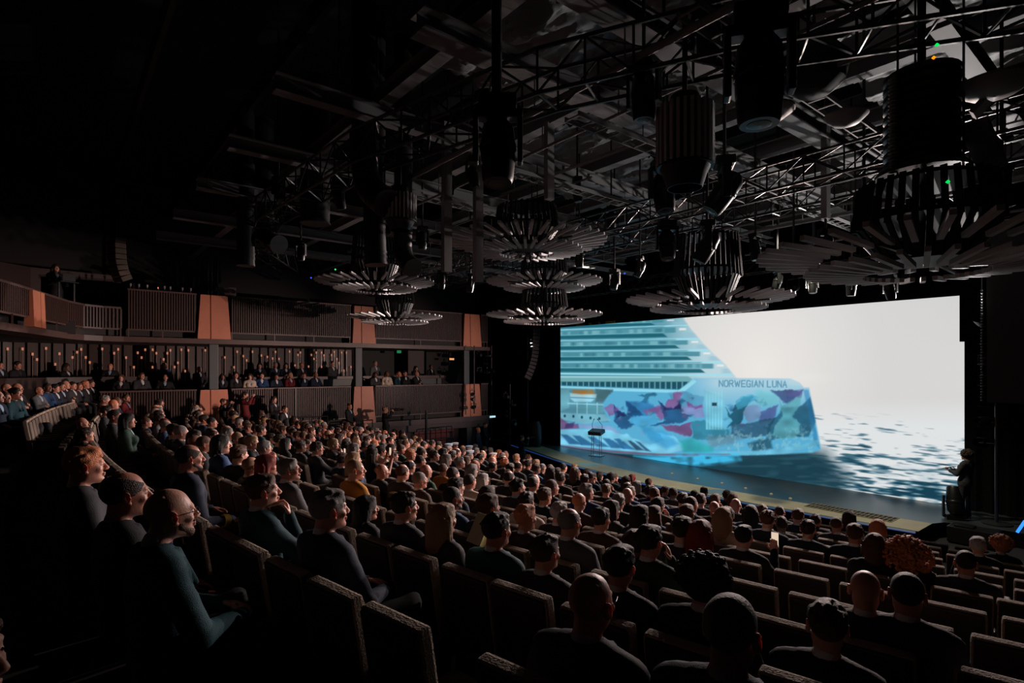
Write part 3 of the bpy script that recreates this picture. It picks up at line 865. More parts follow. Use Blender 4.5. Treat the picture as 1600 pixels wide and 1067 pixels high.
# exit signs and door lights
flatbox('exit_sign', 623.5, 548.5, 27.2, .22, .20, .05, M_SIGNG, 'green glowing exit sign under the upper balcony', 'sign', PI / 2)
flatbox('exit_sign', 636, 543, 25.6, .18, .12, .05, M_SIGNW, 'small white-blue lit sign under the upper balcony lip', 'sign', PI / 2)
flatbox('exit_sign', 769.5, 651, 27.5, .34, .09, .05, M_SIGNW, 'white-blue lit sign beside the stage under the lower balcony', 'sign', PI / 2)
flatbox('wall_sconce', 706, 561, 29, .24, .10, .08, glow('sconce', (1, .45, .18), .8), 'small warm wall light in the dark vestibule of the box tier', 'wall lamp', PI / 2)
flatbox('door_panel', 650, 562, 28, .9, 1.4, .05, material('vest', (.05, .035, .03), .6), 'brown door standing in the vestibule behind the box seats', 'door', PI / 2)

# projector and pipe bracket in front of the first pilaster
p = at(340, 494, 20.0)
t = thing('projector', p, 'small white projector hung in front of the first upper pilaster', 'projector', PI)
m_ = MB(); m_.bbox(0, 0, 0, .26, .20, .13, .02); m_.build('housing', material('white_plastic', (.45, .45, .45), .5), t)
m_ = MB(); m_.tube([(0, -.10, 0), (0, -.14, 0)], .045, 14); m_.build('lens', M_LENS, t)
m_ = MB(); m_.tube([(0, 0, .06), (0, 0, 11.4 - t.location.z)], .018, 8); m_.build('hanger', M_STEELD, t)
for i, (px, a, b_) in enumerate(((331, 440, 490), (325, 440, 486))):
    p0, p1 = at(px, a, 19.9), at(px, b_, 19.9); p0.z = 11.4
    m_ = MB(); m_.tube([p0, p1, p1 + Vector((0, -.5, 0))], .022, 8)
    tag(m_.build('conduit_pipe', M_STEELD), 'black bent conduit pipe hanging before the first pilaster, %s one' % ('right', 'left')[i], 'pipe')

# railings in front of the lower boxes
def railing(px0, px1, X, z0, z1, label, parts=5):
    f_ = lambda q: px2dir(q)[1] / px2dir(q)[0] * X
    y0, y1 = f_(px0), f_(px1)
    t = thing('guard_rail', (X, (y0 + y1) / 2, z0), label, 'railing')
    inv = Matrix.Translation(-t.location)
    for zz in (z1, (z0 + z1) / 2):
        m_ = MB(); m_.tube([(X, y0, zz), (X, y1, zz)], .022, 8); o = m_.build('rail', M_STEELD, t); o.matrix_parent_inverse = inv
    for i in range(parts):
        y = y0 + (y1 - y0) * i / (parts - 1)
        m_ = MB(); m_.tube([(X, y, z0), (X, y, z1)], .02, 8); o = m_.build('baluster', M_STEELD, t); o.matrix_parent_inverse = inv
railing(455, 512, -21.3, 1.35, 2.35, 'black tubular railing below the lower balcony left of the middle pilaster')
railing(552, 582, -21.3, 1.2, 2.1, 'black tubular railing at the foot of the middle pilaster', 3)
railing(672, 706, -21.3, .6, 1.6, 'black tubular railing in front of the red panels')
# tall black boom and line arrays by the proscenium
for px, y0, y1, X, lab in ((666, 641, 700, -21.0, 'tall black vertical pole standing before the lower balcony front'), (461, 607, 655, -21.2, 'black vertical pole before the lower balcony left of the middle pilaster')):
    d = X / px2dir(px)[0]
    p0, p1 = at(px, y1, d), at(px, y0, d)
    m_ = MB(); m_.tube([(p0.x, p0.y, p0.z - .5), p1], .055, 10); m_.lathe([(.2, 0), (.2, .03), (.06, .05)], 14, (p0.x, p0.y, p0.z - .52))
    tag(m_.build('boom_pole', M_STEELD), lab, 'pole')
def fixture_mesh():
    """small stage lantern with yoke"""
    m1 = MB(); m1.tube([(0, -.16, 0), (0, -.10, 0), (0, .14, 0), (0, .20, 0)], [.06, .085, .085, .05], 14)
    m1.tube([(0, .205, 0), (0, .21, 0)], .07, 14)
    m2 = MB(); m2.beam((-.11, 0, 0), (-.11, 0, .17), .02, .03); m2.beam((.11, 0, 0), (.11, 0, .17), .02, .03); m2.beam((-.12, 0, .17), (.12, 0, .17), .03, .015); m2.tube([(0, 0, .17), (0, 0, .26)], .02, 8)
    m3 = MB(); m3.lathe([(0, 0), (.075, .0)], 14, M=Matrix.Translation((0, -.161, 0)) @ Matrix.Rotation(PI / 2, 4, 'X'))
    return m1, m2, m3
m1, m2, m3 = fixture_mesh()
lantern = thing('stage_lantern', at(738, 616, 26), 'black stage lantern, topmost on the boom before the third pilaster', 'stage light', -PI * .7, 'lanterns on the boom by the stage')
m1.build('lamp_body', M_METAL, lantern, True); m2.build('yoke', M_METAL, lantern); m3.build('lens', M_LENS, lantern)
freeze(lantern)
dup(lantern, at(739, 624, 26), -PI * .6, None, 'black stage lantern, second from the top on the boom by the third pilaster')
dup(lantern, at(740, 636, 26), -PI * .8, None, 'black stage lantern, lowest on the boom before the third pilaster')
for i, (px, py) in enumerate(((748, 555), (762, 556), (760, 568), (749, 580), (761, 582), (773, 580))):
    dup(lantern, at(px, py, 27.6), -PI * .5 + i, None, 'black stage lantern on the proscenium boom above the rail, %s of six' % ordinal(i + 1), 'lanterns on the proscenium boom')
for i, (px, py) in enumerate(((790, 620), (800, 633), (792, 650), (803, 662), (795, 678))):
    dup(lantern, at(px, py, 26.5), -PI * .5 + i, None, 'black stage lantern on the low boom left of the stage, %s from its top' % ordinal(i + 1), 'lanterns on the low boom')
for px, a, b_, d, lab in ((741, 540, 646, 26.05, 'thin black lighting boom before the third lower pilaster'), (768, 540, 690, 27.7, 'thin black lighting boom at the stage end of the boxes'), (797, 600, 700, 26.6, 'low black lighting boom standing left of the stage')):
    m_ = MB(); m_.tube([at(px, b_, d), at(px, a, d)], .03, 8); tag(m_.build('lighting_boom', M_STEELD), lab, 'pole')
def line_array(px, py, d, n, label, rz, sc=1.0, col=None, bend=.05):
    t = thing('line_array', at(px, py, d), label, 'loudspeaker', rz)
    a = 0.0; y, z = 0.0, 0.0
    for i in range(n):
        M = Matrix.Translation((0, y, z)) @ Matrix.Rotation(a, 4, 'X')
        m_ = MB(); m_.bbox(0, 0, -.09 * sc, .55 * sc, .34 * sc, .165 * sc, .015, M); m_.box(-.22 * sc, .22 * sc, -.18 * sc, -.172 * sc, -.15 * sc, -.03 * sc, M)
        m_.build('speaker_cabinet', col or M_METAL, t)
        z -= .18 * sc * math.cos(a); y += .18 * sc * math.sin(a)
        a += bend if i > n * .35 else .015
    m_ = MB(); m_.beam((-.25 * sc, 0, .03), (.25 * sc, 0, .03), .05, .05); m_.tube([(0, 0, .03), (0, 0, 11.4 - t.location.z)], .012, 6); m_.build('flying_frame', M_STEELD, t)
line_array(836, 513, 26, 14, 'tall curved line array hanging dark left of the LED wall', PI * .85, .95)
line_array(182, 372, 16, 8, 'curved line array of brownish speakers hanging over the rear left balcony', .35, .85, material('brown_speaker', (.05, .028, .016), .6), .10)
# ------------------------------------------------------------------ the rig under the roof
def xbeam(y, x0, x1, z, label, w=.16, h=.26, mat=None):
    """I-beam along X"""
    m_ = MB()
    m_.box(x0, x1, y - w / 2, y + w / 2, z, z + .025); m_.box(x0, x1, y - w / 2, y + w / 2, z + h - .025, z + h); m_.box(x0, x1, y - .012, y + .012, z + .025, z + h - .025)
    return tag(m_.build('roof_beam', mat or M_STEEL), label, 'beam', 'steel beams of the rig grid')
def ybeam(x, y0, y1, z, label, w=.16, h=.26, mat=None):
    m_ = MB()
    m_.box(x - w / 2, x + w / 2, y0, y1, z, z + .025); m_.box(x - w / 2, x + w / 2, y0, y1, z + h - .025, z + h); m_.box(x - .012, x + .012, y0, y1, z + .025, z + h - .025)
    return tag(m_.build('roof_beam', mat or M_STEEL), label, 'beam', 'steel beams of the rig grid')
ZBM = 8.25
for i, x in enumerate((-2.0, -4.35, -6.0, -8.6, -11.4, -14.4, -17.6, -20.8)):
    ybeam(x, 3.4 if i < 3 else 2.5, 17.4, ZBM, 'long grey steel beam running towards the stage, %s from the right side of the house' % ordinal(i + 1), w=.34 if i in (1, 2) else .22)
for i, y in enumerate((4.2, 6.9, 9.3, 11.3, 13.2, 15.2, 16.9)):
    xbeam(y, -25.5, 3.8, ZBM + .27, 'grey steel cross beam spanning the house, %s from the stage' % ordinal(7 - i), w=.22)
# second, higher layer: joists and wrapped ducts
for i in range(9):
    y = 1.5 + i * 2.0
    m_ = MB(); m_.beam((-25.8, y, 10.3), (3.8, y, 10.3), .09, .4)
    tag(m_.build('roof_joist', M_STEELD), 'dark roof joist high above the grid, %s from the back of the house' % ordinal(i + 1), 'beam', 'roof joists')
def crumpled(name, x0, x1, y0, y1, z, amp, seed, label, mat=M_FOIL, nx=120, ny=120):
    xs, ys_ = np.linspace(x0, x1, nx), np.linspace(y0, y1, ny)
    X, Y = np.meshgrid(xs, ys_, indexing='ij')
    Z = z + amp * (vnoise(X * .9 + Y * .5 + 7, Y * 2.4 - X * .6 + 11, seed) - .5) * 1.6 + amp * .6 * (vnoise(X * 2.1 + 20, Y * 5.5 - X * 1.3 + 30, seed + 1) - .5) + amp * .7 * np.abs(vnoise(X * 1.6 + Y * 1.2 + 20, Y * 7 - X * 3 + 30, seed + 2) - .5) + amp * .25 * np.abs(vnoise(X * 5 + 20, Y * 16 - X * 5 + 30, seed + 3) - .5)
    vs = list(zip(X.ravel().tolist(), Y.ravel().tolist(), Z.ravel().tolist()))
    k = len(vs)
    vs += [(a, b_, c + .02) for a, b_, c in vs]
    fs = []
    for i in range(nx - 1):
        for j in range(ny - 1):
            a = i * ny + j
            fs.append((a, a + 1, a + ny + 1, a + ny)); fs.append((k + a, k + a + ny, k + a + ny + 1, k + a + 1))
    m_ = MB(); m_.add(vs, fs)
    return tag(m_.build(name, mat, None, True), label, 'sheeting')
crumpled('foil_sheeting', -4.1, 1.5, 3.3, 9.0, 9.55, .38, 3, 'crumpled silvery sheeting under the roof at the upper right')
crumpled('foil_sheeting', -8.4, -4.5, 5.0, 11.0, 9.35, .30, 9, 'crumpled silvery sheeting behind the beams left of the big hanging lamp')
crumpled('foil_sheeting', -3.9, 2.5, 9.4, 13.0, 9.3, .25, 15, 'crumpled silvery sheeting above the large right chandelier')
crumpled('foil_sheeting', -12.5, -8.8, 8.0, 14.0, 9.5, .25, 25, 'crumpled silvery sheeting high above the middle of the house')
def duct(pts, r, label, mat=None):
    m_ = MB()
    P_ = [Vector(p) for p in pts]
    P_ = [Vector((P_[0].x, P_[0].y, 10.35))] + P_
    q = [P_[0]]
    for a, b_, c in zip(P_[:-2], P_[1:-1], P_[2:]):
        u, v = (a - b_).normalized(), (c - b_).normalized()
        R_ = r * 1.6
        for t in np.linspace(0, 1, 6):
            q.append(b_ + u * R_ * (1 - t) ** 2 + v * R_ * t ** 2)
    q.append(P_[-1])
    m_.tube(q, r, 20)
    for s_ in range(1, len(q) - 1, 3): pass
    o = tag(m_.build('air_duct', mat or M_DUCT, None, True), label, 'duct')
    L = (q[-1] - q[-2])
    for t in (0.15, .5, .97):
        m2 = MB(); c = q[-2].lerp(q[-1], t); dd = L.normalized() * .02
        m2.tube([c - dd, c + dd], r * 1.05, 20); m2.build('seam_ring', mat or M_DUCT, o, True)
    return o
M_DUCT = material('duct_black', (.03, .03, .032), .35, metal=.5)
dd = 10
duct([at(493, 250, 12), at(492, 350, 12)], .30, 'black round duct dropping straight down above the rear of the house')
duct([at(571, 225, 9.6), at(571, 292, 9.6), at(604, 318, 9.2)], .23, 'black duct bending sideways next to the small ribbed drum')
duct([at(413, 320, 14), at(413, 372, 14), at(436, 382, 13.6)], .22, 'small black elbow duct left of the straight one')
duct([at(384, 372, 13.5), at(384, 415, 13.5)], .20, 'short black duct stub hanging furthest left in the rig')
duct([at(585, 365, 9.8), at(588, 413, 9.8)], .19, 'short black duct hanging just below the small ribbed drum')
duct([at(630, 375, 10.5), at(628, 402, 10.5), at(645, 418, 10.2)], .17, 'thin black elbow duct right of the small ribbed drum')
duct([at(776, 60, 5.5), at(776, 175, 5.5), at(790, 200, 5.6)], .05, 'slim pipe bending above the near curved lamp')

# lighting bridge: triangular truss bent round the house
def truss(path, w, h, label, cell=.55, r=.028, mat=None, name='lighting_truss', cat='truss'):
    m_ = MB()
    P_ = [Vector(p) for p in path]
    # resample
    pts = [P_[0]]
    for a, b_ in zip(P_[:-1], P_[1:]):
        k = max(1, int((b_ - a).length / cell))
        for i in range(1, k + 1): pts.append(a.lerp(b_, i / k))
    rails = [[], [], [], []]
    for i, p in enumerate(pts):
        t = (pts[min(i + 1, len(pts) - 1)] - pts[max(i - 1, 0)]).normalized()
        n_ = Vector((-t.y, t.x, 0)).normalized()
        for k, (a, b_) in enumerate(((-.5, 0), (.5, 0), (-.5, 1), (.5, 1))):
            rails[k].append(p + n_ * a * w + Vector((0, 0, b_ * h)))
    for k in rails: m_.tube(k, r, 6)
    for i in range(len(pts) - 1):
        o = i % 2
        for a, b_ in ((0, 1), (2, 3), (0, 2), (1, 3)):
            A, B = (rails[a][i], rails[b_][i + 1]) if o else (rails[b_][i], rails[a][i + 1])
            m_.tube([A, B], r * .6, 5, False)
        for a, b_ in ((0, 2), (1, 3), (0, 1)): m_.tube([rails[a][i], rails[b_][i]], r * .6, 5, False)
    return tag(m_.build(name, mat or M_STEELD), label, cat)
arc = [(2.5, 9.2, 7.60), (-.8, 7.5, 7.60), (-3.2, 5.9, 7.60), (-5.3, 4.9, 7.60), (-9, 4.1, 7.60), (-13.8, 3.9, 7.60), (-17.5, 4.6, 7.60), (-20.5, 6.5, 7.60)]
truss(arc, .55, .55, 'long bent black lighting truss sweeping across the front of the ceiling')
truss([(-25, 12.4, 7.6), (3.5, 12.4, 7.6)], .45, .45, 'straight black truss crossing above the front rows', r=.025)
truss([(-22, 17.2, 7.2), (3.5, 17.2, 7.2)], .4, .4, 'straight black truss nearest the LED wall', r=.022)
truss([(-14, 9.0, 7.02), (3.5, 9.0, 7.02)], .4, .4, 'straight black truss above the large right chandelier', r=.022)
truss([(-21, 9.6, 7.2), (-13, 9.6, 7.2)], .4, .4, 'short black truss above the left chandeliers', r=.025)
# pipes and cable trays
rp = random.Random(5)
for i in range(12):
    y = 5.2 + i * 1.0
    z = 7.55 + rp.uniform(-.25, .5)
    x0 = rp.uniform(-20, -8); x1 = min(3.6, x0 + rp.uniform(7, 15))
    m_ = MB(); m_.tube([(x0, y, z), (x1, y, z)], rp.choice((.024, .03, .045)), 8)
    for q in range(int((x1 - x0) / 1.6)):
        xx = x0 + .4 + q * 1.6; m_.tube([(xx, y, z), (xx, y, ZBM)], .010, 5, False)
    tag(m_.build('rig_pipe', M_STEEL), 'thin grey rig pipe spanning under the beams, %s from the back' % ordinal(i + 1), 'pipe', 'rig pipes under the beams')
for i in range(7):
    x = -3.2 - i * 2.5 + rp.uniform(-.3, .3)
    z = 7.75 + rp.uniform(-.2, .3)
    m_ = MB(); w = .26
    y0, y1 = 6.0 + rp.uniform(-1, 1), 16.2
    m_.beam((x - w / 2, y0, z), (x - w / 2, y1, z), .02, .07); m_.beam((x + w / 2, y0, z), (x + w / 2, y1, z), .02, .07)
    for q in range(int((y1 - y0) / .3)): m_.box(x - w / 2, x + w / 2, y0 + q * .3, y0 + q * .3 + .03, z - .03, z - .01)
    tag(m_.build('cable_tray', M_STEEL), 'ladder-like cable tray running towards the stage, %s from the right' % ordinal(i + 1), 'cable tray', 'cable trays under the beams')
# vertical hanger sections and a few oblique braces seen near the right edge
for (a, b_, w, lab) in (((1575, 120), (1520, 180), .22, 'pale diagonal steel brace at the far upper right'), ((1520, 190), (1552, 262), .24, 'pale short steel brace descending beside the right black tower'),):
    m_ = MB(); m_.beam(at(*a, 5.6), at(*b_, 5.8), w, .05); tag(m_.build('steel_brace', M_STEEL), lab, 'brace')
for i, (px, a, b_) in enumerate(((1052, 275, 330), (698, 395, 425), (747, 410, 440), (858, 258, 312), (1290, 290, 342))):
    m_ = MB(); m_.beam(at(px, b_, 10), Vector((at(px, b_, 10).x, at(px, b_, 10).y, ZBM + .3)), .10, .16); tag(m_.build('hanger_post', M_STEEL), 'short vertical grey hanger post in the rig, %s from the left' % ordinal((3, 1, 2, 4, 5)[i] if i != 3 else 3) if i != 0 else 'short vertical grey hanger post left of the twin tilted lamps', 'post')

M_BELL = material('bell_black', (.008, .008, .009), .5, spec=.25)
# chandeliers: tiers of slats fanned out like petals
def chandelier(loc, R, label, tiers=((0, 1.0),), bell=.85, n=34, drop=3.0):
    t = thing('petal_chandelier', loc, label, 'chandelier', 0, 'fanned slat chandeliers')
    for (dz, s_) in tiers:
        r = R * s_
        m_ = MB()
        for i in range(n):
            a = 2 * PI * (i + .5) / n
            c, s2 = math.cos(a), math.sin(a)
            m_.beam((c * r * .60, s2 * r * .60, dz + .03 * r), (c * r * 1.0, s2 * r * 1.0, dz + .075 * r), .034 * r, .030 * r)
        m_.build('outer_slats', M_SLATG, t)
        m_ = MB()
        for i in range(n):
            a = 2 * PI * i / n
            c, s2 = math.cos(a), math.sin(a)
            m_.beam((c * r * .34, s2 * r * .34, dz - .075 * r), (c * r * .70, s2 * r * .70, dz - .045 * r), .030 * r, .030 * r)
        m_.build('inner_slats', M_SLATG, t)
        m_ = MB()
        for i in range(n):
            a = 2 * PI * (i + .25) / n
            c, s2 = math.cos(a), math.sin(a)
            m_.beam((c * r * .26, s2 * r * .26, dz + .03 * r), (c * r * .40, s2 * r * .40, dz + bell * .45 * r), .035 * r, .012 * r)
            m_.beam((c * r * .40, s2 * r * .40, dz + bell * .40 * r), (c * r * .36, s2 * r * .36, dz + bell * r), .035 * r, .012 * r)
        m_.build('bell_slats', M_BELL, t)
        m_ = MB()
        for q, zz in ((.24, .0), (.38, bell * .5), (.28, bell)):
            m_.lathe([(r * q, zz * r + dz - .02), (r * q + .02, zz * r + dz - .02), (r * q + .02, zz * r + dz + .02), (r * q, zz * r + dz + .02)], 24)
        m_.lathe([(0, dz - .02), (r * .14, dz), (r * .14, dz + .10), (0, dz + .12)], 16)
        for a in (0, 1, 2):
            c, s2 = math.cos(a * 2.1), math.sin(a * 2.1)
            m_.beam((c * r * .25, s2 * r * .25, dz), (c * r * .39, s2 * r * .39, dz + bell * .5 * r), .02, .02); m_.beam((c * r * .39, s2 * r * .39, dz + bell * .5 * r), (c * r * .29, s2 * r * .29, dz + bell * r), .02, .02)
        for a in (0, 1, 2, 3): 
            m_.beam((0, 0, dz + .02), (math.cos(a * PI / 2) * r * .8, math.sin(a * PI / 2) * r * .8, dz - .01), .03, .03)
        m_.build('hoop_frame', M_BELL, t)
    zt = max(d_ for d_, _ in tiers)
    m_ = MB(); m_.tube([(0, 0, min(d_ for d_, _ in tiers)), (0, 0, zt + bell * R + .1)], .05, 8)
    for k in range(3):
        a = k * 2 * PI / 3
        m_.tube([(.2 * R * math.cos(a), .2 * R * math.sin(a), zt + bell * R), (.2 * R * math.cos(a), .2 * R * math.sin(a), drop)], .012, 5)
    m_.build('suspension', M_STEELD, t)
    return t
CH = [
 (1445, 407, 5.9, 1.62, 'largest petal chandelier, hanging close at the right above the LED wall top', ((0, 1.0),)),
 (1105, 476, 11.3, 1.60, 'petal chandelier hanging low over the bright middle of the LED wall top', ((0, 1.0),)),
 (823, 386, 11.5, 1.62, 'petal chandelier high in the middle, above the two-tier one', ((0, 1.0),)),
 (850, 498, 15.8, 1.62, 'two-tier petal chandelier left of the LED wall', ((0, 1.0), (.93, 1.0))),
 (587, 447, 15.6, 1.62, 'petal chandelier before the left upper balcony, the higher of the left pair', ((0, 1.0),)),
 (617, 500, 19.3, 1.62, 'dark petal chandelier before the middle copper pilaster', ((0, 1.0),)),
]
for px, py, d, R_, lab, tr in CH:
    p = at(px, py, d)
    bell = .85
    if 'two-tier' in lab: bell = .5
    if 'largest' in lab: bell = .5
    chandelier(p, R_, lab, tr, bell, drop=ZBM - p.z)
# black mast above the largest chandelier
p = at(1440, 262, 5.9)
m_ = MB()
for zz in np.arange(0, .95, .10): m_.lathe([(.30, zz), (.34, zz + .02), (.34, zz + .07), (.30, zz + .09)], 24)
m_.lathe([(.38, .0), (.42, -.05), (.42, -.08), (.3, -.08)], 24); m_.tube([(0, 0, .9), (0, 0, 11.4 - p.z)], .04, 8)
tag(m_.build('cable_drum_mast', M_METAL, None, True, p), 'tall black ribbed mast above the largest right chandelier', 'mast')
for i, (px, py) in enumerate(((1395, 215), (1497, 205))):
    q = at(px, py + 55, 5.8)
    m_ = MB(); m_.tube([q, q + Vector((0, 0, 1.0))], .03, 8)
    for k in range(26): m_.lathe([(.03, k * .038), (.045, k * .038 + .01), (.03, k * .038 + .022)], 8, tuple(q))
    tag(m_.build('load_chain', M_STEEL), 'grey link chain hanging %s of the black ribbed mast' % ('left', 'right')[i], 'chain')

# ribbed drums
def drum(px, py, d, r, h, label, n=26):
    p = at(px, py, d)
    t = thing('ribbed_drum', p, label, 'ribbed drum lamp')
    m_ = MB(); m_.lathe([(r * .86, 0), (r * .86, h)], 28); m_.lathe([(0, h), (r * .5, h + .02), (r * .5, h + .14), (0, h + .16)], 20); m_.build('inner_can', M_METAL, t, True)
    m_ = MB()
    for i in range(n):
        a = 2 * PI * i / n
        M = Matrix.Rotation(a, 4, 'Z'); m_.box(r * .86, r, -r * .055, r * .055, 0, h, M)
    m_.build('ribs', M_SLATG, t)
    m_ = MB(); m_.lathe([(r * .98, -.02), (r * .98, 0), (r * .9, 0)], 28); m_.lathe([(r * .60, -h * .38), (r * .75, -h * .15), (r * .9, 0)], 28); m_.build('lower_collar', M_METAL, t, True)
    m_ = MB(); m_.lathe([(0, -h * .36), (r * .58, -h * .38)], 24); m_.build('lens', M_LENS, t)
    m_ = MB(); m_.tube([(0, 0, h), (0, 0, ZBM - p.z)], .03, 8); m_.build('hanger', M_STEELD, t)
drum(1070, 260, 6.6, .33, .68, 'larger black ribbed drum hanging in the rig right of centre')
drum(625, 345, 9.5, .28, .42, 'smaller ribbed drum hanging above the left chandeliers')

# moving heads
def moving_head(px, py, d, s_, tilt, pan, label, grp='moving-head lamps in the rig', floor=False):
    p = at(px, py, d)
    if floor: p.z = SZ
    t = thing('moving_head', p, label, 'moving-head lamp', pan, grp)
    up = -1 if not floor else 1
    off = 0.0 if not floor else .42 * s_
    M0 = Matrix.Translation((0, 0, off)) @ Matrix.Rotation(tilt, 4, 'X')
    m_ = MB()
    prof = [(.0, -.30), (.10, -.30), (.155, -.22), (.17, -.05), (.165, .12), (.15, .30), (.135, .34)]
    m_.lathe([(r * s_, z * s_) for r, z in prof], 20, M=M0)
    m_.lathe([(.171 * s_, -.06 * s_), (.178 * s_, -.05 * s_), (.178 * s_, .0), (.171 * s_, .01 * s_)], 20, M=M0)
    m_.build('lamp_head', M_METAL, t, True)
    m_ = MB(); m_.lathe([(0, .345 * s_), (.08 * s_, .342 * s_), (.128 * s_, .33 * s_)], 20, M=M0); m_.build('lens', M_LENS, t)
    m_ = MB()
    for e in (-1, 1): m_.bbox(e * .215 * s_, 0, off - up * .10 * s_, .05 * s_, .13 * s_, .46 * s_, .015 * s_)
    m_.bbox(0, 0, off - up * .34 * s_, .48 * s_, .16 * s_, .08 * s_, .02 * s_)
    m_.build('yoke', M_METAL, t)
    m_ = MB(); m_.bbox(0, 0, (off - up * .44 * s_) if not floor else .06 * s_, .36 * s_, .28 * s_, .13 * s_, .02 * s_); m_.build('base', M_METAL, t)
    if not floor:
        m_ = MB(); m_.tube([(0, 0, .5 * s_), (0, 0, 11.4 - p.z)], .022, 6); m_.build('hook_pipe', M_STEELD, t)
    return t
moving_head(1186, 122, 4.3, 1.05, PI, .6, 'big black moving head hanging closest at the upper right')
moving_head(1108, 60, 6.5, .8, PI * .9, .3, 'black moving head partly hidden behind the bent truss at the top')
moving_head(1006, 150, 6.6, .85, PI, .2, 'black boxy moving head above and left of the larger ribbed drum')
moving_head(1037, 300, 7.6, .85, PI * .93, 1.0, 'black moving head just below the larger ribbed drum, on its left')
moving_head(1132, 300, 7.6, .90, PI * .80, -.9, 'black moving head tilted with a bright rim right of the larger drum')
moving_head(1105, 385, 9.0, .80, PI * .84, -.9, 'black moving head tilted just above the low middle chandelier')
moving_head(1042, 382, 9.6, .80, PI * .92, .9, 'black moving head left of the tilted one above the low chandelier')
moving_head(778, 235, 5.2, .95, PI * .95, .9, 'near moving head with one shiny edge above the high middle chandelier')
p = at(1272, 112, 7.0)
m_ = MB(); m_.lathe([(.0, -.30), (.18, -.28), (.34, -.16), (.38, .02), (.36, .12), (.22, .30), (.08, .36), (.08, .5), (.02, .52), (.02, 11.4 - p.z)], 28)
tag(m_.build('lamp_dome', M_DARK, None, True, p), 'round black dome silhouetted against the silvery sheeting', 'lamp dome')
for i, (px, py, d) in enumerate(((700, 300, 11), (740, 275, 10), (902, 300, 12), (955, 345, 12.5), (1000, 420, 14), (960, 440, 14), (1180, 390, 11), (1240, 405, 11.5), (1290, 385, 10), (1215, 440, 14), (1270, 445, 14), (1330, 448, 13), (1390, 452, 12), (690, 440, 16), (735, 445, 16), (470, 395, 15), (435, 300, 12), (530, 310, 11), (660, 375, 13), (905, 405, 14), (1350, 330, 8.5), (1565, 300, 7))):
    moving_head(px, py, d, .62, PI * (.86 + .05 * (i % 4)), i * 1.3, 'small black moving head on the rig pipes, %s of the smaller ones' % ordinal(i + 1), 'smaller moving heads on the rig pipes')
# shallow dishes
for px, py, d, r, lab in ((1322, 197, 6.8, .24, 'pale shallow dish lying under the beams at the right'), (1553, 152, 5.6, .33, 'large pale dish at the upper right corner of the rig'), (1200, 190, 6.8, .30, 'pale oval dish behind the big near moving head')):
    p = at(px, py, d); m_ = MB(); m_.lathe([(0, 0), (r * .6, .03), (r, .12), (r, .14), (0, .05)], 32)
    o = m_.build('reflector_dish', M_STEEL, None, True, p); tag(o, lab, 'reflector')
# housings of the added fill lamps over the proscenium, and the side booms
def lamp_housing(p, aim, label, grp, pipe):  # housing shared by the added fills and the boom lamps
    t = thing('lamp_housing', p, label, 'stage light', 0, grp)
    Q = (Vector(aim) - Vector(p)).to_track_quat('-Z', 'Y').to_matrix().to_4x4()
    m_ = MB(); m_.lathe([(.12, -.03), (.13, .05), (.13, .22), (.09, .32), (0, .34)], 16, M=Q, mouth=True); m_.build('lamp_body', M_METAL, t, True)
    m_ = MB()
    if pipe == 'up':
        m_.beam((-.17, 0, 0), (-.17, 0, .27), .02, .04); m_.beam((.17, 0, 0), (.17, 0, .27), .02, .04); m_.beam((-.18, 0, .27), (.18, 0, .27), .04, .02); m_.tube([(0, 0, .27), (0, 0, .62)], .02, 6); m_.beam((0, -.22, .62), (0, .22, .62), .03, .03)
    else:
        m_.tube([(0, 0, 0), (pipe, 0.05, 0)], .018, 6)
    m_.build('yoke', M_METAL, t)
for i, p in enumerate(WASH_FILL): lamp_housing(p, (p[0] * .85 + .9, 1, 2.6), 'added black fill lamp over the LED wall top, %s from the left' % ordinal(i + 1), 'added fill lamps over the LED wall', 'up')
for i, (p, aim) in enumerate(zip(BOOM, BAIM)): lamp_housing(p, aim, 'black lamp on the dark boom right of the LED wall, %s from the floor' % ordinal(i + 1), 'lamps on the right stage boom', .32)  # includes the added ceiling uplight and foreground fill
lamp_housing(BOOM_UPLIGHT[0], (-12, 10, 8.6), 'added black uplight on the dark boom left of the LED wall', None, -.32)
for x, y, lab in ((-3.13, 17.35, 'black vertical lighting boom in the dark right of the LED wall'), (-20.52, 17.65, 'black vertical lighting boom in the dark left of the LED wall')):  # the left boom carries only the added uplight
    m_ = MB(); m_.tube([(x, y, SZ), (x, y, 5.7)], .035, 8); m_.lathe([(.3, 0), (.3, .03), (.05, .05)], 16, (x, y, SZ)); tag(m_.build('lighting_boom', M_STEELD), lab, 'pole')
# tiny indicator lights
for i, (px, py, c, lab) in enumerate(((1464, 70, (0, .9, .1), 'tiny green indicator light high on the right rig'), (1459, 90, (1, .35, .0), 'tiny orange indicator light below the green one'), (524, 421, (.1, .9, .2), 'tiny green indicator light left of the left chandelier'), (486, 434, (.05, .1, 1), 'tiny blue indicator light in the left rig'), (976, 427, (.03, .15, 1), 'tiny blue indicator light left of the low chandelier'), (1481, 284, (0, .8, .1), 'tiny green indicator light on the black mast'))):
    m_ = MB(); m_.lathe([(0, -.02), (.02, 0), (0, .02)], 8)
    tag(m_.build('indicator_light', glow('indicator_%d' % i, c, 1.0), None, False, at(px, py, 5.4 if i in (0, 1) else 5.2 if i == 5 else 11)), lab, 'indicator light')
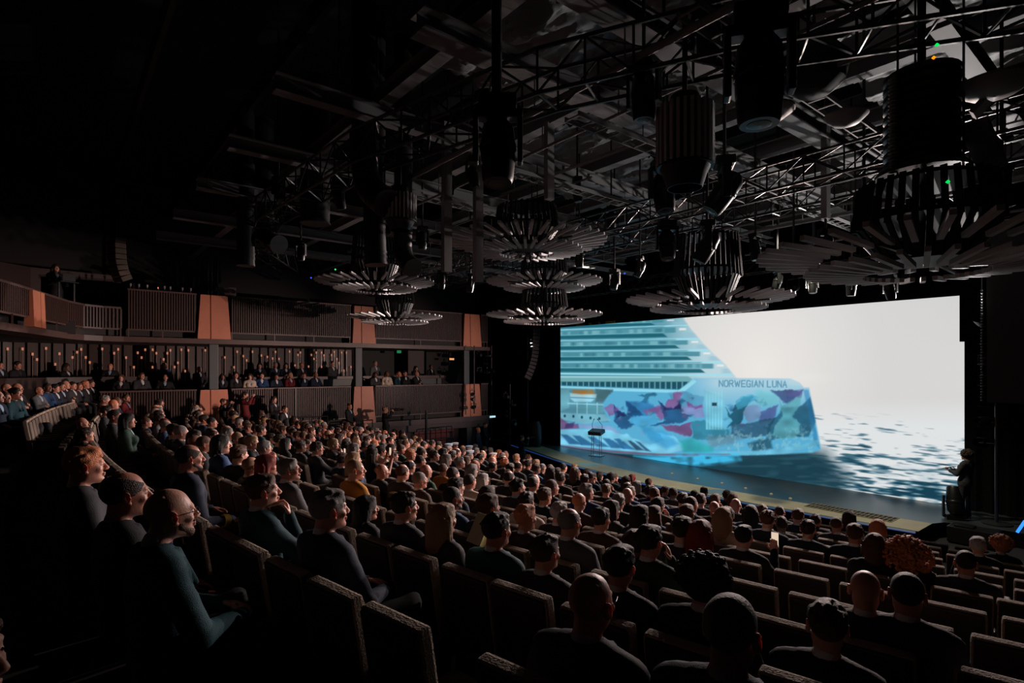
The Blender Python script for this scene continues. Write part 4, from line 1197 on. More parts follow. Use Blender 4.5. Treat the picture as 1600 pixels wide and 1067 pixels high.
# black tower box at the far right
p0 = at(1545, 628, 12.5)
m_ = MB(); m_.box(p0.x, 3.6, 15.9, 16.3, p0.z, 7.2)
tag(m_.build('masking_panel', M_DARK), 'big dark masking panel hanging right of the LED wall', 'panel')
m_ = MB()
a = at(1534, 455, 12.4)
m_.tube([a, (a.x, a.y, 11.4)], .01, 6)
for k in range(40): m_.lathe([(.012, 0), (.028, .02), (.012, .04)], 6, (a.x, a.y, a.z - k * .062))
tag(m_.build('hanging_chain', M_STEEL), 'long beaded chain hanging at the right edge of the LED wall', 'chain')

# ------------------------------------------------------------------ on the stage
p = at(932, 712, 3.7 * F / 137)
t = thing('lectern', (p.x, p.y, SZ), 'slim clear lectern with a dark top and microphones at the left of the stage', 'lectern', .25)
M_ACR = material('clear_acrylic', (.10, .16, .20), .08, spec=.8)
m_ = MB(); m_.bbox(0, 0, .015, .55, .42, .02, .006); m_.build('base_plate', M_ACR, t)
for e in (-1, 1):
    for f_ in (-1, 1):
        m_ = MB(); m_.tube([(e * .20, f_ * .10, .02), (e * .17, f_ * .07, .95)], .012, 8); m_.build('leg', M_ACR, t)
m_ = MB(); m_.bbox(0, .0, .50, .38, .22, .015, .004); m_.build('shelf', M_ACR, t)
m_ = MB(); m_.bbox(0, 0, 0, .60, .44, .16, .02, Matrix.Translation((0, 0, 1.0)) @ Matrix.Rotation(.25, 4, 'X')); m_.build('reading_desk', material('lectern_dark', (.01, .012, .03), .4), t)
for e in (-1, 1):
    m_ = MB(); m_.tube([(e * .22, .1, 1.06), (e * .24, .05, 1.3), (e * .10, -.05, 1.52)], .009, 6); m_.tube([(e * .10, -.05, 1.52), (e * .07, -.07, 1.56)], .016, 8); m_.build('microphone', M_METAL, t)
p = at(1492, 812, 3.7 * F / 236)
moving_head(1492, 812, p.xy.length and 3.7 * F / 236, 1.05, -.25, 0.4, 'black moving head standing on the stage floor beside the presenter', 'lamp on the stage', True)
p = at(1594, 824, 12.6)
m_ = MB(); m_.tube([p + Vector((-.05, 0, -.12)), p + Vector((.08, 0, .16))], .03, 10)
tag(m_.build('blue_tube_light', M_BLUE), 'glowing blue tube light at the right end of the stage', 'tube light')
m_ = MB(); m_.bbox(-3.35, 16.35, .36, .9, .5, .36, .02); m_.bbox(-3.5, 16.3, .56, .35, .3, .05, .01)
tag(m_.build('stage_monitor', M_METAL), 'low black monitor box at the right corner of the apron', 'loudspeaker')
m_ = MB(); M = Matrix.Translation((-19.9, 17.6, SZ + .62)); m_.lathe([(0, -.62), (.26, -.60), (.30, -.3), (.30, .35), (.2, .58), (0, .62)], 20, M=M)
tag(m_.build('covered_fan', M_METAL, None, True), 'dark upright rounded machine at the left side of the stage', 'fan')
# added lamps that brighten the apron, no such source in view
spot('apron_fill', (-13.0, 13.4, 8.0), (-12.5, 15.6, .5), 1300, (1, .92, .7), 75, .05)
spot('apron_fill', (-6.4, 13.4, 8.0), (-6.6, 15.6, .5), 1300, (1, .92, .7), 75, .05)
for i, (x, y) in enumerate(((-13.0, 13.4), (-6.4, 13.4))):
    t = thing('apron_fill_spot', (x, y, 8.05), 'added black fill spot pointing down at the stage apron, %s one' % ('left', 'right')[i], 'stage light', 0, 'added fill spots over the apron')
    m_ = MB(); m_.lathe([(.09, -.04), (.10, .02), (.10, .30), (.06, .36), (0, .37)], 16, mouth=True); m_.build('lamp_body', M_METAL, t, True)
    m_ = MB(); m_.beam((-.13, 0, .1), (-.13, 0, .40), .02, .03); m_.beam((.13, 0, .1), (.13, 0, .40), .02, .03); m_.beam((-.14, 0, .4), (.14, 0, .4), .03, .02); m_.tube([(0, 0, .4), (0, 0, 3.35)], .02, 6); m_.build('yoke', M_METAL, t)
# ------------------------------------------------------------------ people: smooth bodies grown from distance fields
class SDF:
    def __init__(s, lo, hi, h):
        s.lo = np.array(lo, np.float32); s.h = h
        n = np.ceil((np.array(hi) - np.array(lo)) / h).astype(int) + 1
        s.n = n
        s.g = np.full(n, 0.2, np.float32)
        s.ax = [s.lo[i] + h * np.arange(n[i], dtype=np.float32) for i in range(3)]
    def _sub(s, lo, hi, m):
        sl = []
        for i in range(3):
            a = max(0, int((lo[i] - m - s.lo[i]) / s.h)); b = min(s.n[i], int((hi[i] + m - s.lo[i]) / s.h) + 2)
            if b <= a: return None
            sl.append(slice(a, b))
        return tuple(sl), s.ax[0][sl[0]][:, None, None], s.ax[1][sl[1]][None, :, None], s.ax[2][sl[2]][None, None, :]
    def _mix(s, sl, d, k, op):
        g = s.g[sl]
        if op == 'add':
            hh = np.clip(0.5 + 0.5 * (g - d) / k, 0, 1) if k > 0 else None
            s.g[sl] = (g * (1 - hh) + d * hh - k * hh * (1 - hh)) if k > 0 else np.minimum(g, d)
        else:
            d = -d
            hh = np.clip(0.5 - 0.5 * (g - d) / k, 0, 1) if k > 0 else None
            s.g[sl] = (g * (1 - hh) + d * hh + k * hh * (1 - hh)) if k > 0 else np.maximum(g, d)
    def ell(s, c, r, k=0.02, op='add', rot=None):
        R = max(r)
        q = s._sub([c[i] - R for i in range(3)], [c[i] + R for i in range(3)], 0.06)
        if q is None: return
        sl, X, Y, Z = q
        x, y, z = X - c[0], Y - c[1], Z - c[2]
        if rot is not None:
            m = rot
            x, y, z = m[0][0] * x + m[1][0] * y + m[2][0] * z, m[0][1] * x + m[1][1] * y + m[2][1] * z, m[0][2] * x + m[1][2] * y + m[2][2] * z
        k0 = np.sqrt((x / r[0]) ** 2 + (y / r[1]) ** 2 + (z / r[2]) ** 2)
        k1 = np.sqrt((x / r[0] ** 2) ** 2 + (y / r[1] ** 2) ** 2 + (z / r[2] ** 2) ** 2) + 1e-6
        s._mix(sl, k0 * (k0 - 1.0) / k1, k, op)
    def cone(s, a, b, ra, rb, k=0.02, op='add'):
        R = max(ra, rb)
        q = s._sub([min(a[i], b[i]) - R for i in range(3)], [max(a[i], b[i]) + R for i in range(3)], 0.06)
        if q is None: return
        sl, X, Y, Z = q
        d = [b[i] - a[i] for i in range(3)]
        L = sum(v * v for v in d) + 1e-9
        t = np.clip(((X - a[0]) * d[0] + (Y - a[1]) * d[1] + (Z - a[2]) * d[2]) / L, 0, 1)
        dist = np.sqrt((X - a[0] - d[0] * t) ** 2 + (Y - a[1] - d[1] * t) ** 2 + (Z - a[2] - d[2] * t) ** 2)
        s._mix(sl, dist - (ra + (rb - ra) * t), k, op)
    def mesh(s, adapt=0.0):
        h = s.h
        g = np.clip(s.g, -2.9 * h, 2.9 * h)
        grid = openvdb.FloatGrid(2.9 * h)
        grid.copyFromArray(g, tolerance=1e-6)
        v, t, q = grid.convertToPolygons(isovalue=0.0, adaptivity=adapt)
        v = np.asarray(v, np.float32) * h + s.lo
        return v, [tuple(x[::-1]) for x in np.asarray(t).tolist()] + [tuple(x[::-1]) for x in np.asarray(q).tolist()]

def rotz(a): return np.array(Matrix.Rotation(a, 3, 'Z'))
def headframe(c, yaw, pitch, roll=0.0):
    R = np.array(Matrix.Rotation(yaw, 3, 'Z') @ Matrix.Rotation(pitch, 3, 'X') @ Matrix.Rotation(roll, 3, 'Y'))
    P = lambda x, y, z: tuple(np.array(c) + R @ np.array((x, y, z)))
    return R, P

def head_sdf(s, c, yaw, pitch, fem=False, roll=0.0, beard=False, detail=True):
    R, P = headframe(c, yaw, pitch, roll)
    s.ell(P(0, -.016, .030), (.075, .095, .084), .01, rot=R)
    s.ell(P(0, .024, -.028), (.060, .064, .082), .03, rot=R)
    s.cone(P(.03, .0, -.062), P(.012, .066, -.098), .034, .017, .03)
    s.cone(P(-.03, .0, -.062), P(-.012, .066, -.098), .034, .017, .03)
    s.ell(P(0, .074, .020), (.046, .017, .012), .015, rot=R)
    for e in (-1, 1):
        s.ell(P(e * .031, .096, -.002), (.017, .014, .011), .010, 'sub', rot=R)
        s.ell(P(e * .031, .0745, -.002), (.0125, .0125, .0115), .003, rot=R)
        s.ell(P(e * .042, .062, -.030), (.020, .018, .016), .02, rot=R)
        s.ell(P(e * .012, .098, -.036), (.009, .011, .008), .006, rot=R)
    s.cone(P(0, .086, .010), P(0, .110, -.030), .008, .0115, .010)
    s.ell(P(0, .090, -.061), (.023, .0105, .0065), .006, rot=R)
    s.ell(P(0, .088, -.072), (.020, .0105, .0070), .006, rot=R)
    s.ell(P(0, .103, -.0665), (.022, .010, .0022), .002, 'sub', rot=R)
    s.ell(P(0, .080, -.100), (.017, .013, .013), .012, rot=R)
    for e in (-1, 1):
        Re = R @ np.array(Matrix.Rotation(e * -.45, 3, 'Z'))
        s.ell(P(e * .083, -.014, -.008), (.0095, .021, .034), .006, rot=Re)
        s.ell(P(e * .092, -.007, -.004), (.006, .012, .020), .004, 'sub', rot=Re)
        s.ell(P(e * .080, .000, -.036), (.007, .009, .010), .005, rot=Re)

def hand_sdf(s, w, d, n, side, curl=0.5, k=.004, spread=1.0):
    """w wrist, d direction of the fingers, n back-of-hand normal, side +1 puts the thumb towards n x d"""
    w = Vector(w); d = Vector(d).normalized(); n = Vector(n); n = (n - d * n.dot(d)).normalized()
    x = n.cross(d) * side
    p = w + d * .045
    M = np.array(Matrix((x, d, n)).transposed())
    s.ell(tuple(p), (.040, .050, .017), .01, rot=M)
    for i, (o, L) in enumerate(((.028, .072), (.0095, .080), (-.0095, .074), (-.027, .058))):
        q = w + d * .082 + x * o * spread
        a, seg = 0.0, (L * .46, L * .31, L * .23)
        r = .0088
        for j, l in enumerate(seg):
            a += curl * (0.7, 1.0, 0.8)[j] + .04 * i
            e = q + (d * math.cos(a) - n * math.sin(a)) * l
            s.cone(tuple(q), tuple(e), r, r - .0008, k)
            q = e; r -= .0008
    q = w + d * .020 + x * .030
    e = q + (d * .6 + x * .7 - n * .3).normalized() * .038
    s.cone(tuple(q), tuple(e), .013, .0105, .008)
    f = e + (d * .9 + x * .15 - n * .4).normalized() * .034
    s.cone(tuple(e), tuple(f), .0105, .0088, k)

# arm targets by pose: (elbow, wrist, finger direction, hand-back normal, curl) for the right (+x) arm, then the left
POSES = {
 'lap':   (((.255, .02, .68), (.13, .29, .615), (-.35, 1, -.15), (0, .1, 1), .45), ((.255, .02, .68), (.13, .30, .615), (-.35, 1, -.15), (0, .1, 1), .45)),
 'clasp': (((.27, .05, .70), (.085, .30, .655), (-.85, .7, .1), (.5, .5, .8), .75), ((.27, .06, .70), (.08, .285, .665), (-.85, .6, .1), (.5, .5, .8), .75)),
 'chin':  (((.22, .16, .74), (.07, .13, 1.005), (-.25, -.1, 1), (.3, 1, .2), .8), ((.25, .08, .70), (.0, .24, .72), (-1, .1, 0), (0, .6, .8), .5)),
 'cross': (((.255, .06, .74), (.02, .18, .79), (-1, -.02, .1), (0, 1, .1), .4), ((.255, .06, .72), (.02, .20, .75), (-1, -.02, .15), (0, 1, .1), .4)),
 'phone': (((.25, .16, .86), (.12, .30, 1.10), (-.15, .15, 1), (.1, -1, .2), .5), ((.24, .14, .84), (.10, .31, 1.09), (-.15, .15, 1), (.1, -1, .2), .5)),
 'face':  (((.23, .14, .76), (.105, .09, 1.05), (-.25, -.05, 1), (.9, .5, 0), .45), ((.255, .02, .68), (.13, .29, .615), (-.35, 1, -.15), (0, .1, 1), .45)),
 'rest':  (((.30, -.02, .68), (.27, .22, .665), (0, 1, -.15), (.1, .1, 1), .35), ((.30, -.02, .68), (.27, .22, .665), (0, 1, -.15), (.1, .1, 1), .35)),
 'stand': (((.255, -.02, .70 ), (.24, .05, .46), (-.05, .15, -1), (1, .1, 0), .35), ((.255, -.02, .70), (.24, .05, .46), (-.05, .15, -1), (1, .1, 0), .35)),
 'front': (((.26, .04, .70), (.07, .17, .56), (-.6, .2, -.8), (.1, 1, .1), .5), ((.26, .04, .70), (.06, .19, .57), (-.6, .2, -.8), (.1, 1, .1), .5)),
 'hold':  (((.25, .05, .72), (.12, .28, .76), (-.35, .9, .15), (.3, -.1, -1), .5), ((.25, .05, .72), (.12, .28, .76), (-.35, .9, .15), (.3, -.1, -1), .5)),
 'camera':(((.23, .14, .92), (.10, .22, 1.13), (-.3, .5, .8), (1, 0, .2), .8), ((.22, .18, .90), (.06, .26, 1.10), (-.3, .5, .8), (1, 0, .2), .8)),
}
def figure(name, pose='lap', hair='short', yaw=0.0, pitch=0.0, h=0.006, hh=None, fem=False, stand=False, beard=False, lean=0.0, cap=False, dress=False, bulk=1.0, roll=0.0, sleeveless=False):
    """meshes of one figure in the floor-based frame (facing +y): dict part -> (verts, faces). Standing figures are raised 0.42."""
    rnd = random.Random(name)
    lift = 0.42 if stand else 0.0
    W = 1.0 if not fem else 0.90
    hp = (0, -.02 + lean * .5, 1.19)
    arms = POSES[pose]
    T = lambda p, e=1: (p[0] * e * (W if abs(p[0]) > .15 else 1), p[1] + lean * max(0, (p[2] - .5)), p[2])
    hi_z = 1.5 if pose not in ('phone', 'camera') else 1.5
    if stand: box = ((-.42, -.32, -.42), (.42, .55, 1.42))
    else: box = ((-.45, -.32, 0.0), (.45, .85, 1.42))
    # ---- body
    b = SDF(box[0], box[1], h)
    def torso(s, g, k=.05, cloth=False):
        s.ell((0, .0, .55), (.165 * W + g, .125 + g, .12 + g), k)
        s.ell((0, -.02 + lean * .12, .70), (.145 * W * bulk + g, .105 * bulk + g, .15), k)
        s.ell((0, -.04 + lean * .33, .86), (.170 * W * bulk + g, .110 * bulk + g, .17 + g), k)
        if fem:
            for e in (-1, 1): s.ell((e * .075, .055 + lean * .35, .87), (.065 + g, .055 + g, .06 + g), .03)
        a = T((.155, -.05, .975)); c = T((-.155, -.05, .975))
        s.cone(a, c, .058 + g, .058 + g, k)
        for e in (-1, 1):
            s.cone(T((e * .11, -.06, .985)), T((e * .03, -.055, 1.035)), .044 + g * .7, .044 + g * .3, .04)
    def limbs(s, g, to_wrist=True, k=.02):
        for e, (el, wr, fd, nn, cu) in ((1, arms[0]), (-1, arms[1])):
            sh = T((.185, -.05, .955), e)
            E_, W_ = T(el, e), T(wr, e)
            s.cone(sh, E_, .053 * bulk + g, .042 + g, .03)
            if to_wrist: s.cone(E_, W_, .042 + g, .027 + g * .75, k)
    def legs(s, g, k=.03, end=True):
        for e in (-1, 1):
            if stand:
                s.cone((e * .085, .0, .50), (e * .10, .03, .06), .080 + g, .052 + g, k)
                s.cone((e * .10, .03, .06), (e * .105, -.02, -.34), .052 + g, .036 + g * 1.4, k)
            else:
                s.cone((e * .09, .02, .53), (e * .135, .45, .545), .082 + g, .057 + g, k)
                s.cone((e * .135, .45, .545), (e * .14, .47, .10), .056 + g, .036 + g * 1.3, k)
    torso(b, 0); limbs(b, 0); legs(b, 0)
    R, P = headframe(T(hp), yaw, pitch, roll)
    b.cone(T((0, -.065, .99)), P(0, -.030, -.03), .058 * (W if not fem else .84), .049 * (1 if not fem else .86), .03)
    head_sdf(b, T(hp), yaw, pitch, fem, roll)
    for e, (el, wr, fd, nn, cu) in ((1, arms[0]), (-1, arms[1])):
        E_, W_ = T(el, e), T(wr, e)
        hand_sdf(b, W_, (fd[0] * e, fd[1], fd[2]), (nn[0] * e, nn[1], nn[2]), e, cu, spread=1.0)
    if stand:
        for e in (-1, 1): b.cone((e * .105, -.02, -.35), (e * .12, .12, -.385), .036, .028, .02)
    else:
        for e in (-1, 1): b.cone((e * .14, .47, .07), (e * .15, .60, .035), .036, .028, .02)
    out = {'body': b.mesh(0.1 if h < .006 else 0.3)}
    # ---- jacket
    hj = max(h, .006)
    j = SDF(box[0], box[1], hj)
    torso(j, .018, cloth=True)
    for e in (-1, 1): j.cone(T((.11, -.055, .998), e), T((.205 if not fem else .19, -.05, .985 if not fem else .972), e), .046, .040, .03)
    if not sleeveless: limbs(j, .016)
    if not stand: j.ell((0, .06, .57), (.185, .15, .10), .05)
    else: j.ell((0, .0, .46), (.185, .135, .15), .06)
    if dress:
        for e in (-1, 1):
            if stand: j.cone((e * .06, 0, .5), (e * .08, .02, .05), .11, .12, .06)
            else: j.cone((e * .08, .02, .55), (e * .10, .40, .56), .11, .085, .06)
    j.cone(T((0, -.050, 1.10)), T((0, -.03, 1.25)), .060, .075, .010, 'sub')
    if not cap:
        j.cone(T((0, .115, .80)), T((0, .050, 1.04)), .004, .050, .006, 'sub')
        for e in (-1, 1): j.cone(T((e * .072, .010, 1.035)), T((e * .040, .103, .86)), .017, .014, .008)
    for a0 in np.linspace(-.3, PI + .3, 9)[:-1]:
        a1 = a0 + (PI + .6) / 8
        j.cone(T((.067 * math.cos(a0), -.058 - .062 * math.sin(a0), 1.040 + .012 * math.sin(a0))), T((.067 * math.cos(a1), -.058 - .062 * math.sin(a1), 1.040 + .012 * math.sin(a1))), .0155, .0155, .010)
    # soft creases
    q_ = 9.0 if fem else 7.0
    ph = rnd.uniform(0, 6)
    X_, Y_, Z_ = j.ax[0][:, None, None], j.ax[1][None, :, None], j.ax[2][None, None, :]
    j.g += .0028 * np.sin(70 * Z_ + 3 * np.sin(9 * X_ + ph) + q_ * Y_) * np.sin(11 * Z_ + 13 * Y_ + 8 * X_ + ph) * np.clip((1.02 - Z_) * 6, 0, 1)
    if stand: np.maximum(j.g, (.36 - Z_) + 0 * X_ + 0 * Y_, out=j.g) if not dress else None
    out['jacket'] = j.mesh(0.3)
    # ---- shirt with collar
    if not cap:
        s = SDF((-.2, -.22, .68), (.2, .22, 1.16), max(h, .006))
        s.ell(T((0, -.035, .90)), (.135, .112, .16), .03)
        s.cone(T((0, -.066, 1.03)), T((0, -.058, 1.070)), .0600 * (1 if not fem else .88), .0585 * (1 if not fem else .88), .01)
        out['shirt'] = s.mesh(0.3)
    # ---- trousers and shoes
    t = SDF(box[0], box[1], max(h, .008))
    legs(t, .016)
    t.ell((0, 0, .53), (.17, .135, .11), .05)
    out['trousers'] = t.mesh(0.4)
    t = SDF(box[0], box[1], max(h, .008))
    for e in (-1, 1):
        if stand: t.cone((e * .105, -.04, -.365), (e * .125, .15, -.385), .046, .034, .02)
        else: t.cone((e * .14, .45, .05), (e * .155, .64, .035), .046, .034, .02)
    out['shoes'] = t.mesh(0.4)
    # ---- hair
    hr = SDF((-.30, -.32, .80), (.30, .26, 1.45), hh or max(.004, h * .8))
    if hair != 'bald':
        g = {'crop': .0045, 'ring': .006, 'short': .009, 'wave': .016, 'long': .016, 'curly': .03, 'afro': .04, 'bun': .010, 'bob': .018, 'cap': .010}[hair]
        hr.ell(P(0, -.018, .032), (.075 + g, .095 + g, .084 + g), .01, rot=R)
        if hair in ('short', 'wave', 'bob', 'long'):
            hr.ell(P(.012, .046, .090), (.050, .034, .020), .03, rot=R)
            for i in range(26):
                a, bb = rnd.uniform(-1.3, 1.3), rnd.uniform(-.2, 2.7)
                q = np.array((math.sin(a) * .078, -.018 + math.cos(a) * math.cos(bb) * .098, .032 + math.cos(a) * math.sin(bb) * .088))
                q2 = q + np.array((rnd.uniform(-.012, .012), -.028, -.006))
                hr.cone(P(*q), P(*q2), .012 + g * .3, .008, .010)
        # the face, ears and nape stay free
        def free(cut=0.0):
            hr.ell(P(0, .095, -.035), (.072, .078, .088), .008, 'sub', rot=R)
            hr.ell(P(0, .045, -.120), (.10, .095, .080), .008, 'sub', rot=R)
            for e in (-1, 1):
                hr.ell(P(e * .105, -.004, -.020), (.040, .034, .044), .006, 'sub', rot=R)
                hr.ell(P(e * .095, .055, .02), (.028, .036, .036), .008, 'sub', rot=R)
            hr.ell(P(0, -.02, -.160), (.16, .16, .070), .006, 'sub', rot=R)
        if hair in ('crop', 'short', 'wave', 'cap'):
            free()
        if hair == 'ring':
            free()
            hr.ell(P(0, .035, .105), (.066, .115, .062), .006, 'sub', rot=R)
        if hair == 'bun':
            free()
            hr.ell(P(0, -.120, .045), (.036, .034, .034), .01, rot=R)
        if hair in ('long', 'bob'):
            L = -.17 if hair == 'long' else -.075
            for e in (-1, 1):
                hr.cone(P(e * .074, -.010, .0), P(e * .082, -.020, L), .030, .030, .02)
                hr.cone(P(e * .05, -.075, -.01), P(e * .055, -.090, L - .03), .045, .040, .03)
            hr.cone(P(0, -.085, .0), P(0, -.105, L - .04), .05, .045, .03)
            for i in range(22):
                a = rnd.uniform(-1.9, 1.9)
                q = np.array((math.sin(a) * .098, -.035 - math.cos(a) * .085, 0))
                z0 = rnd.uniform(-.02, .05)
                hr.cone(P(q[0], q[1], z0), P(q[0] * 1.12 + rnd.uniform(-.01, .01), q[1] * 1.08, z0 - rnd.uniform(.07, .13)), .012, .008, .01)
            hr.ell(P(0, .090, -.045), (.060, .085, .098), .01, 'sub', rot=R)
        if hair in ('curly', 'afro'):
            big = hair == 'curly'
            hr.ell(P(0, -.04, -.035 if big else .04), (.15, .13, .150) if big else (.12, .115, .10), .02, rot=R)
            q1 = 1.30 if big else 1.0
            for i in range(800 if big else 300):
                a = rnd.uniform(0, 2 * PI); z = rnd.uniform(-.95 if big else -.35, 1)
                q = math.sqrt(max(0, 1 - z * z))
                if math.cos(a) * q > .55 and z < .45: continue
                rr_ = rnd.uniform(.97, 1.12)
                c = (math.sin(a) * q * .125 * q1 * rr_ * (1 + (.15 - .15 * z if big else 0)), (-.04 if big else -.03) + math.cos(a) * q * .118 * (q1 - .12 * (q1 > 1)) * rr_, (-.035 if big else .04) + z * (.165 if big else .105) * rr_)
                hr.ell(P(*c), (rnd.uniform(.008, .016),) * 3, .004)
            hr.ell(P(0, .105, -.04), (.062, .080, .090), .01, 'sub', rot=R)
            hr.ell(P(0, -.01, -.16), (.07, .11, .07), .02, 'sub', rot=R) if not big else None
        out['hair'] = hr.mesh(0.1)
    if hair == 'cap':
        c = SDF((-.2, -.25, 1.05), (.2, .25, 1.42), max(h, .005))
        c.ell(P(0, .0, .108), (.125, .135, .030), .01, rot=R)
        c.ell(P(0, -.012, .075), (.088, .105, .032), .01, rot=R)
        c.ell(P(0, .075, .062), (.07, .055, .010), .008, rot=R)
        out['cap'] = c.mesh(0.2)
    if beard:
        c = SDF((-.2, -.2, 1.0), (.2, .25, 1.3), .004)
        c.cone(P(.045, .02, -.055), P(.012, .068, -.100), .024, .022, .02)
        c.cone(P(-.045, .02, -.055), P(-.012, .068, -.100), .024, .022, .02)
        c.ell(P(0, .088, -.052), (.026, .010, .005), .006, rot=R)
        c.ell(P(0, .100, -.068), (.021, .016, .010), .004, 'sub', rot=R)
        out['beard'] = c.mesh(0.1)
    # head frame for glasses
    out['_frame'] = (R, P)
    if stand:
        for k_ in list(out):
            if k_[0] != '_':
                v, f = out[k_]
                v = v.copy(); v[:, 2] += lift
                out[k_] = (v, f)
        P0 = P
        out['_frame'] = (R, lambda x, y, z: tuple(np.array(P0(x, y, z)) + np.array((0, 0, lift))))
    return out

def np_mesh(name, v, f, mats, smooth=True):
    me = bpy.data.meshes.new(name)
    me.from_pydata([tuple(p) for p in v.tolist()] if hasattr(v, 'tolist') else v, [], f)
    for m in mats: me.materials.append(m)
    if smooth: me.polygons.foreach_set('use_smooth', [True] * len(me.polygons))
    me.update()
    return me

SKIN = [material('skin', c, 0.5, sss=0.3, bump=.15, bscale=120) for c in ((.56, .26, .185), (.62, .32, .24), (.47, .21, .145), (.20, .095, .06))]
HAIRC = {n: material('hair_' + n, c, 0.6, spec=.3, bump=.9, bscale=160, var=.35, vscale=90) for n, c in
         {'black': (.012, .010, .009), 'dark': (.035, .020, .013), 'brown': (.09, .042, .022), 'ginger': (.62, .22, .10), 'grey': (.22, .20, .19), 'white': (.45, .42, .40), 'blonde': (.36, .22, .12), 'red': (.22, .02, .015)}.items()}
CLOTH = {n: material('cloth_' + n, c, 0.8, bump=.35, bscale=220, spec=.25) for n, c in
         {'black': (.014, .014, .016), 'charcoal': (.035, .035, .040), 'navy': (.014, .022, .045), 'blue': (.018, .05, .13), 'teal': (.010, .048, .062), 'grey': (.11, .11, .12), 'brown': (.06, .035, .025), 'mustard': (.50, .20, .02),
          'orange': (.45, .13, .03), 'burgundy': (.12, .012, .016), 'cream': (.55, .45, .36), 'green': (.02, .05, .035), 'red': (.40, .02, .02)}.items()}
SHIRT = {n: material('shirt_' + n, c, 0.75, bump=.1, bscale=200) for n, c in {'white': (.62, .62, .64), 'pale blue': (.30, .42, .55), 'black': (.02, .02, .02), 'blue': (.04, .12, .28), 'red': (.4, .03, .03)}.items()}
TROUS = material('cloth_trousers', (.016, .016, .02), .85)
SHOE = material('shoe_leather', (.012, .01, .009), .35)
M_GOLD = material('gold_braid', (.62, .40, .08), .35, metal=.7)
# ------------------------------------------------------------------ theatre seats
def chair_proto():
    t = thing('theatre_seat', (0, 0, 0), 'tan-edged dark theatre seat', 'theatre seat')
    rec = Matrix.Translation((0, -.20, .44)) @ Matrix.Rotation(.16, 4, 'X')
    m_ = MB(); m_.bbox(0, -.035, .27, .415, .035, .56, .016, rec); m_.build('backrest_shell', M_CHAIR, t)
    m_ = MB()
    # padded front with a pale rolled rim
    m_.bbox(0, .035, .265, .37, .07, .50, .03, rec)
    m_.build('backrest_pad', M_PAD, t)
    m_ = MB()
    m_.bbox(0, .0, .535, .44, .075, .045, .018, rec); m_.bbox(-.204, .0, .26, .035, .075, .55, .016, rec); m_.bbox(.204, .0, .26, .035, .075, .55, .016, rec)
    m_.build('piped_rim', M_EDGE, t)
    m_ = MB(); m_.bbox(0, .05, .40, .40, .48, .11, .035); m_.build('seat', M_PAD, t)
    for e in (-1, 1):
        m_ = MB(); m_.bbox(e * .243, .02, .61, .05, .40, .045, .015); m_.box(e * .235 - .008, e * .235 + .012, -.16, .20, .0, .59); m_.build('armrest', M_CHAIR, t)
    freeze(t)
    return t
CHAIR = chair_proto()
def chair_merged():
    m_ = MB()
    for c in KIDS[CHAIR.name]:
        o = len(m_.v); m_.v += [tuple(v.co) for v in c.data.vertices]
        mi = {'chair_shell': 0, 'chair_fabric': 1, 'chair_pad': 2}[c.data.materials[0].name]
        for p in c.data.polygons: m_.f.append(tuple(i + o for i in p.vertices)); m_.mi.append(mi)
    return m_
# ------------------------------------------------------------------ who sits where
# (px, crown y, key, options) noted on the 1600 px frame; rows come from the slope of the floor
def crown_ray(px, py):
    """depth at which a seated head's crown is seen at px, py"""
    dx, dy = px2dir(px)
    k = (py - 575.0) / F
    lo, hi = 1.2, 19.0
    f = lambda d: (ZC - k * d) - (2.255 - .178 * (vof(dx * d, dy * d) + .3) + 1.305)
    prev = f(lo)
    n = 400
    for i in range(1, n + 1):
        d = lo + (hi - lo) * i / n
        q = f(d)
        if prev * q <= 0: return d
        prev = q
    return hi
def snap_row(px, py):
    dx, dy = px2dir(px)
    d = crown_ray(px, py)
    k = int(round((ROW0 - vof(dx * d, dy * d)) / PITCH))
    k = max(0, min(NROW - 2, k))
    # meet row k along the same ray
    best = min(np.linspace(max(1.1, d - 1.6), d + 1.6, 320), key=lambda q: abs(vof(dx * q, dy * q) - rowv(k)))
    return k, best
Pp = lambda **k: k
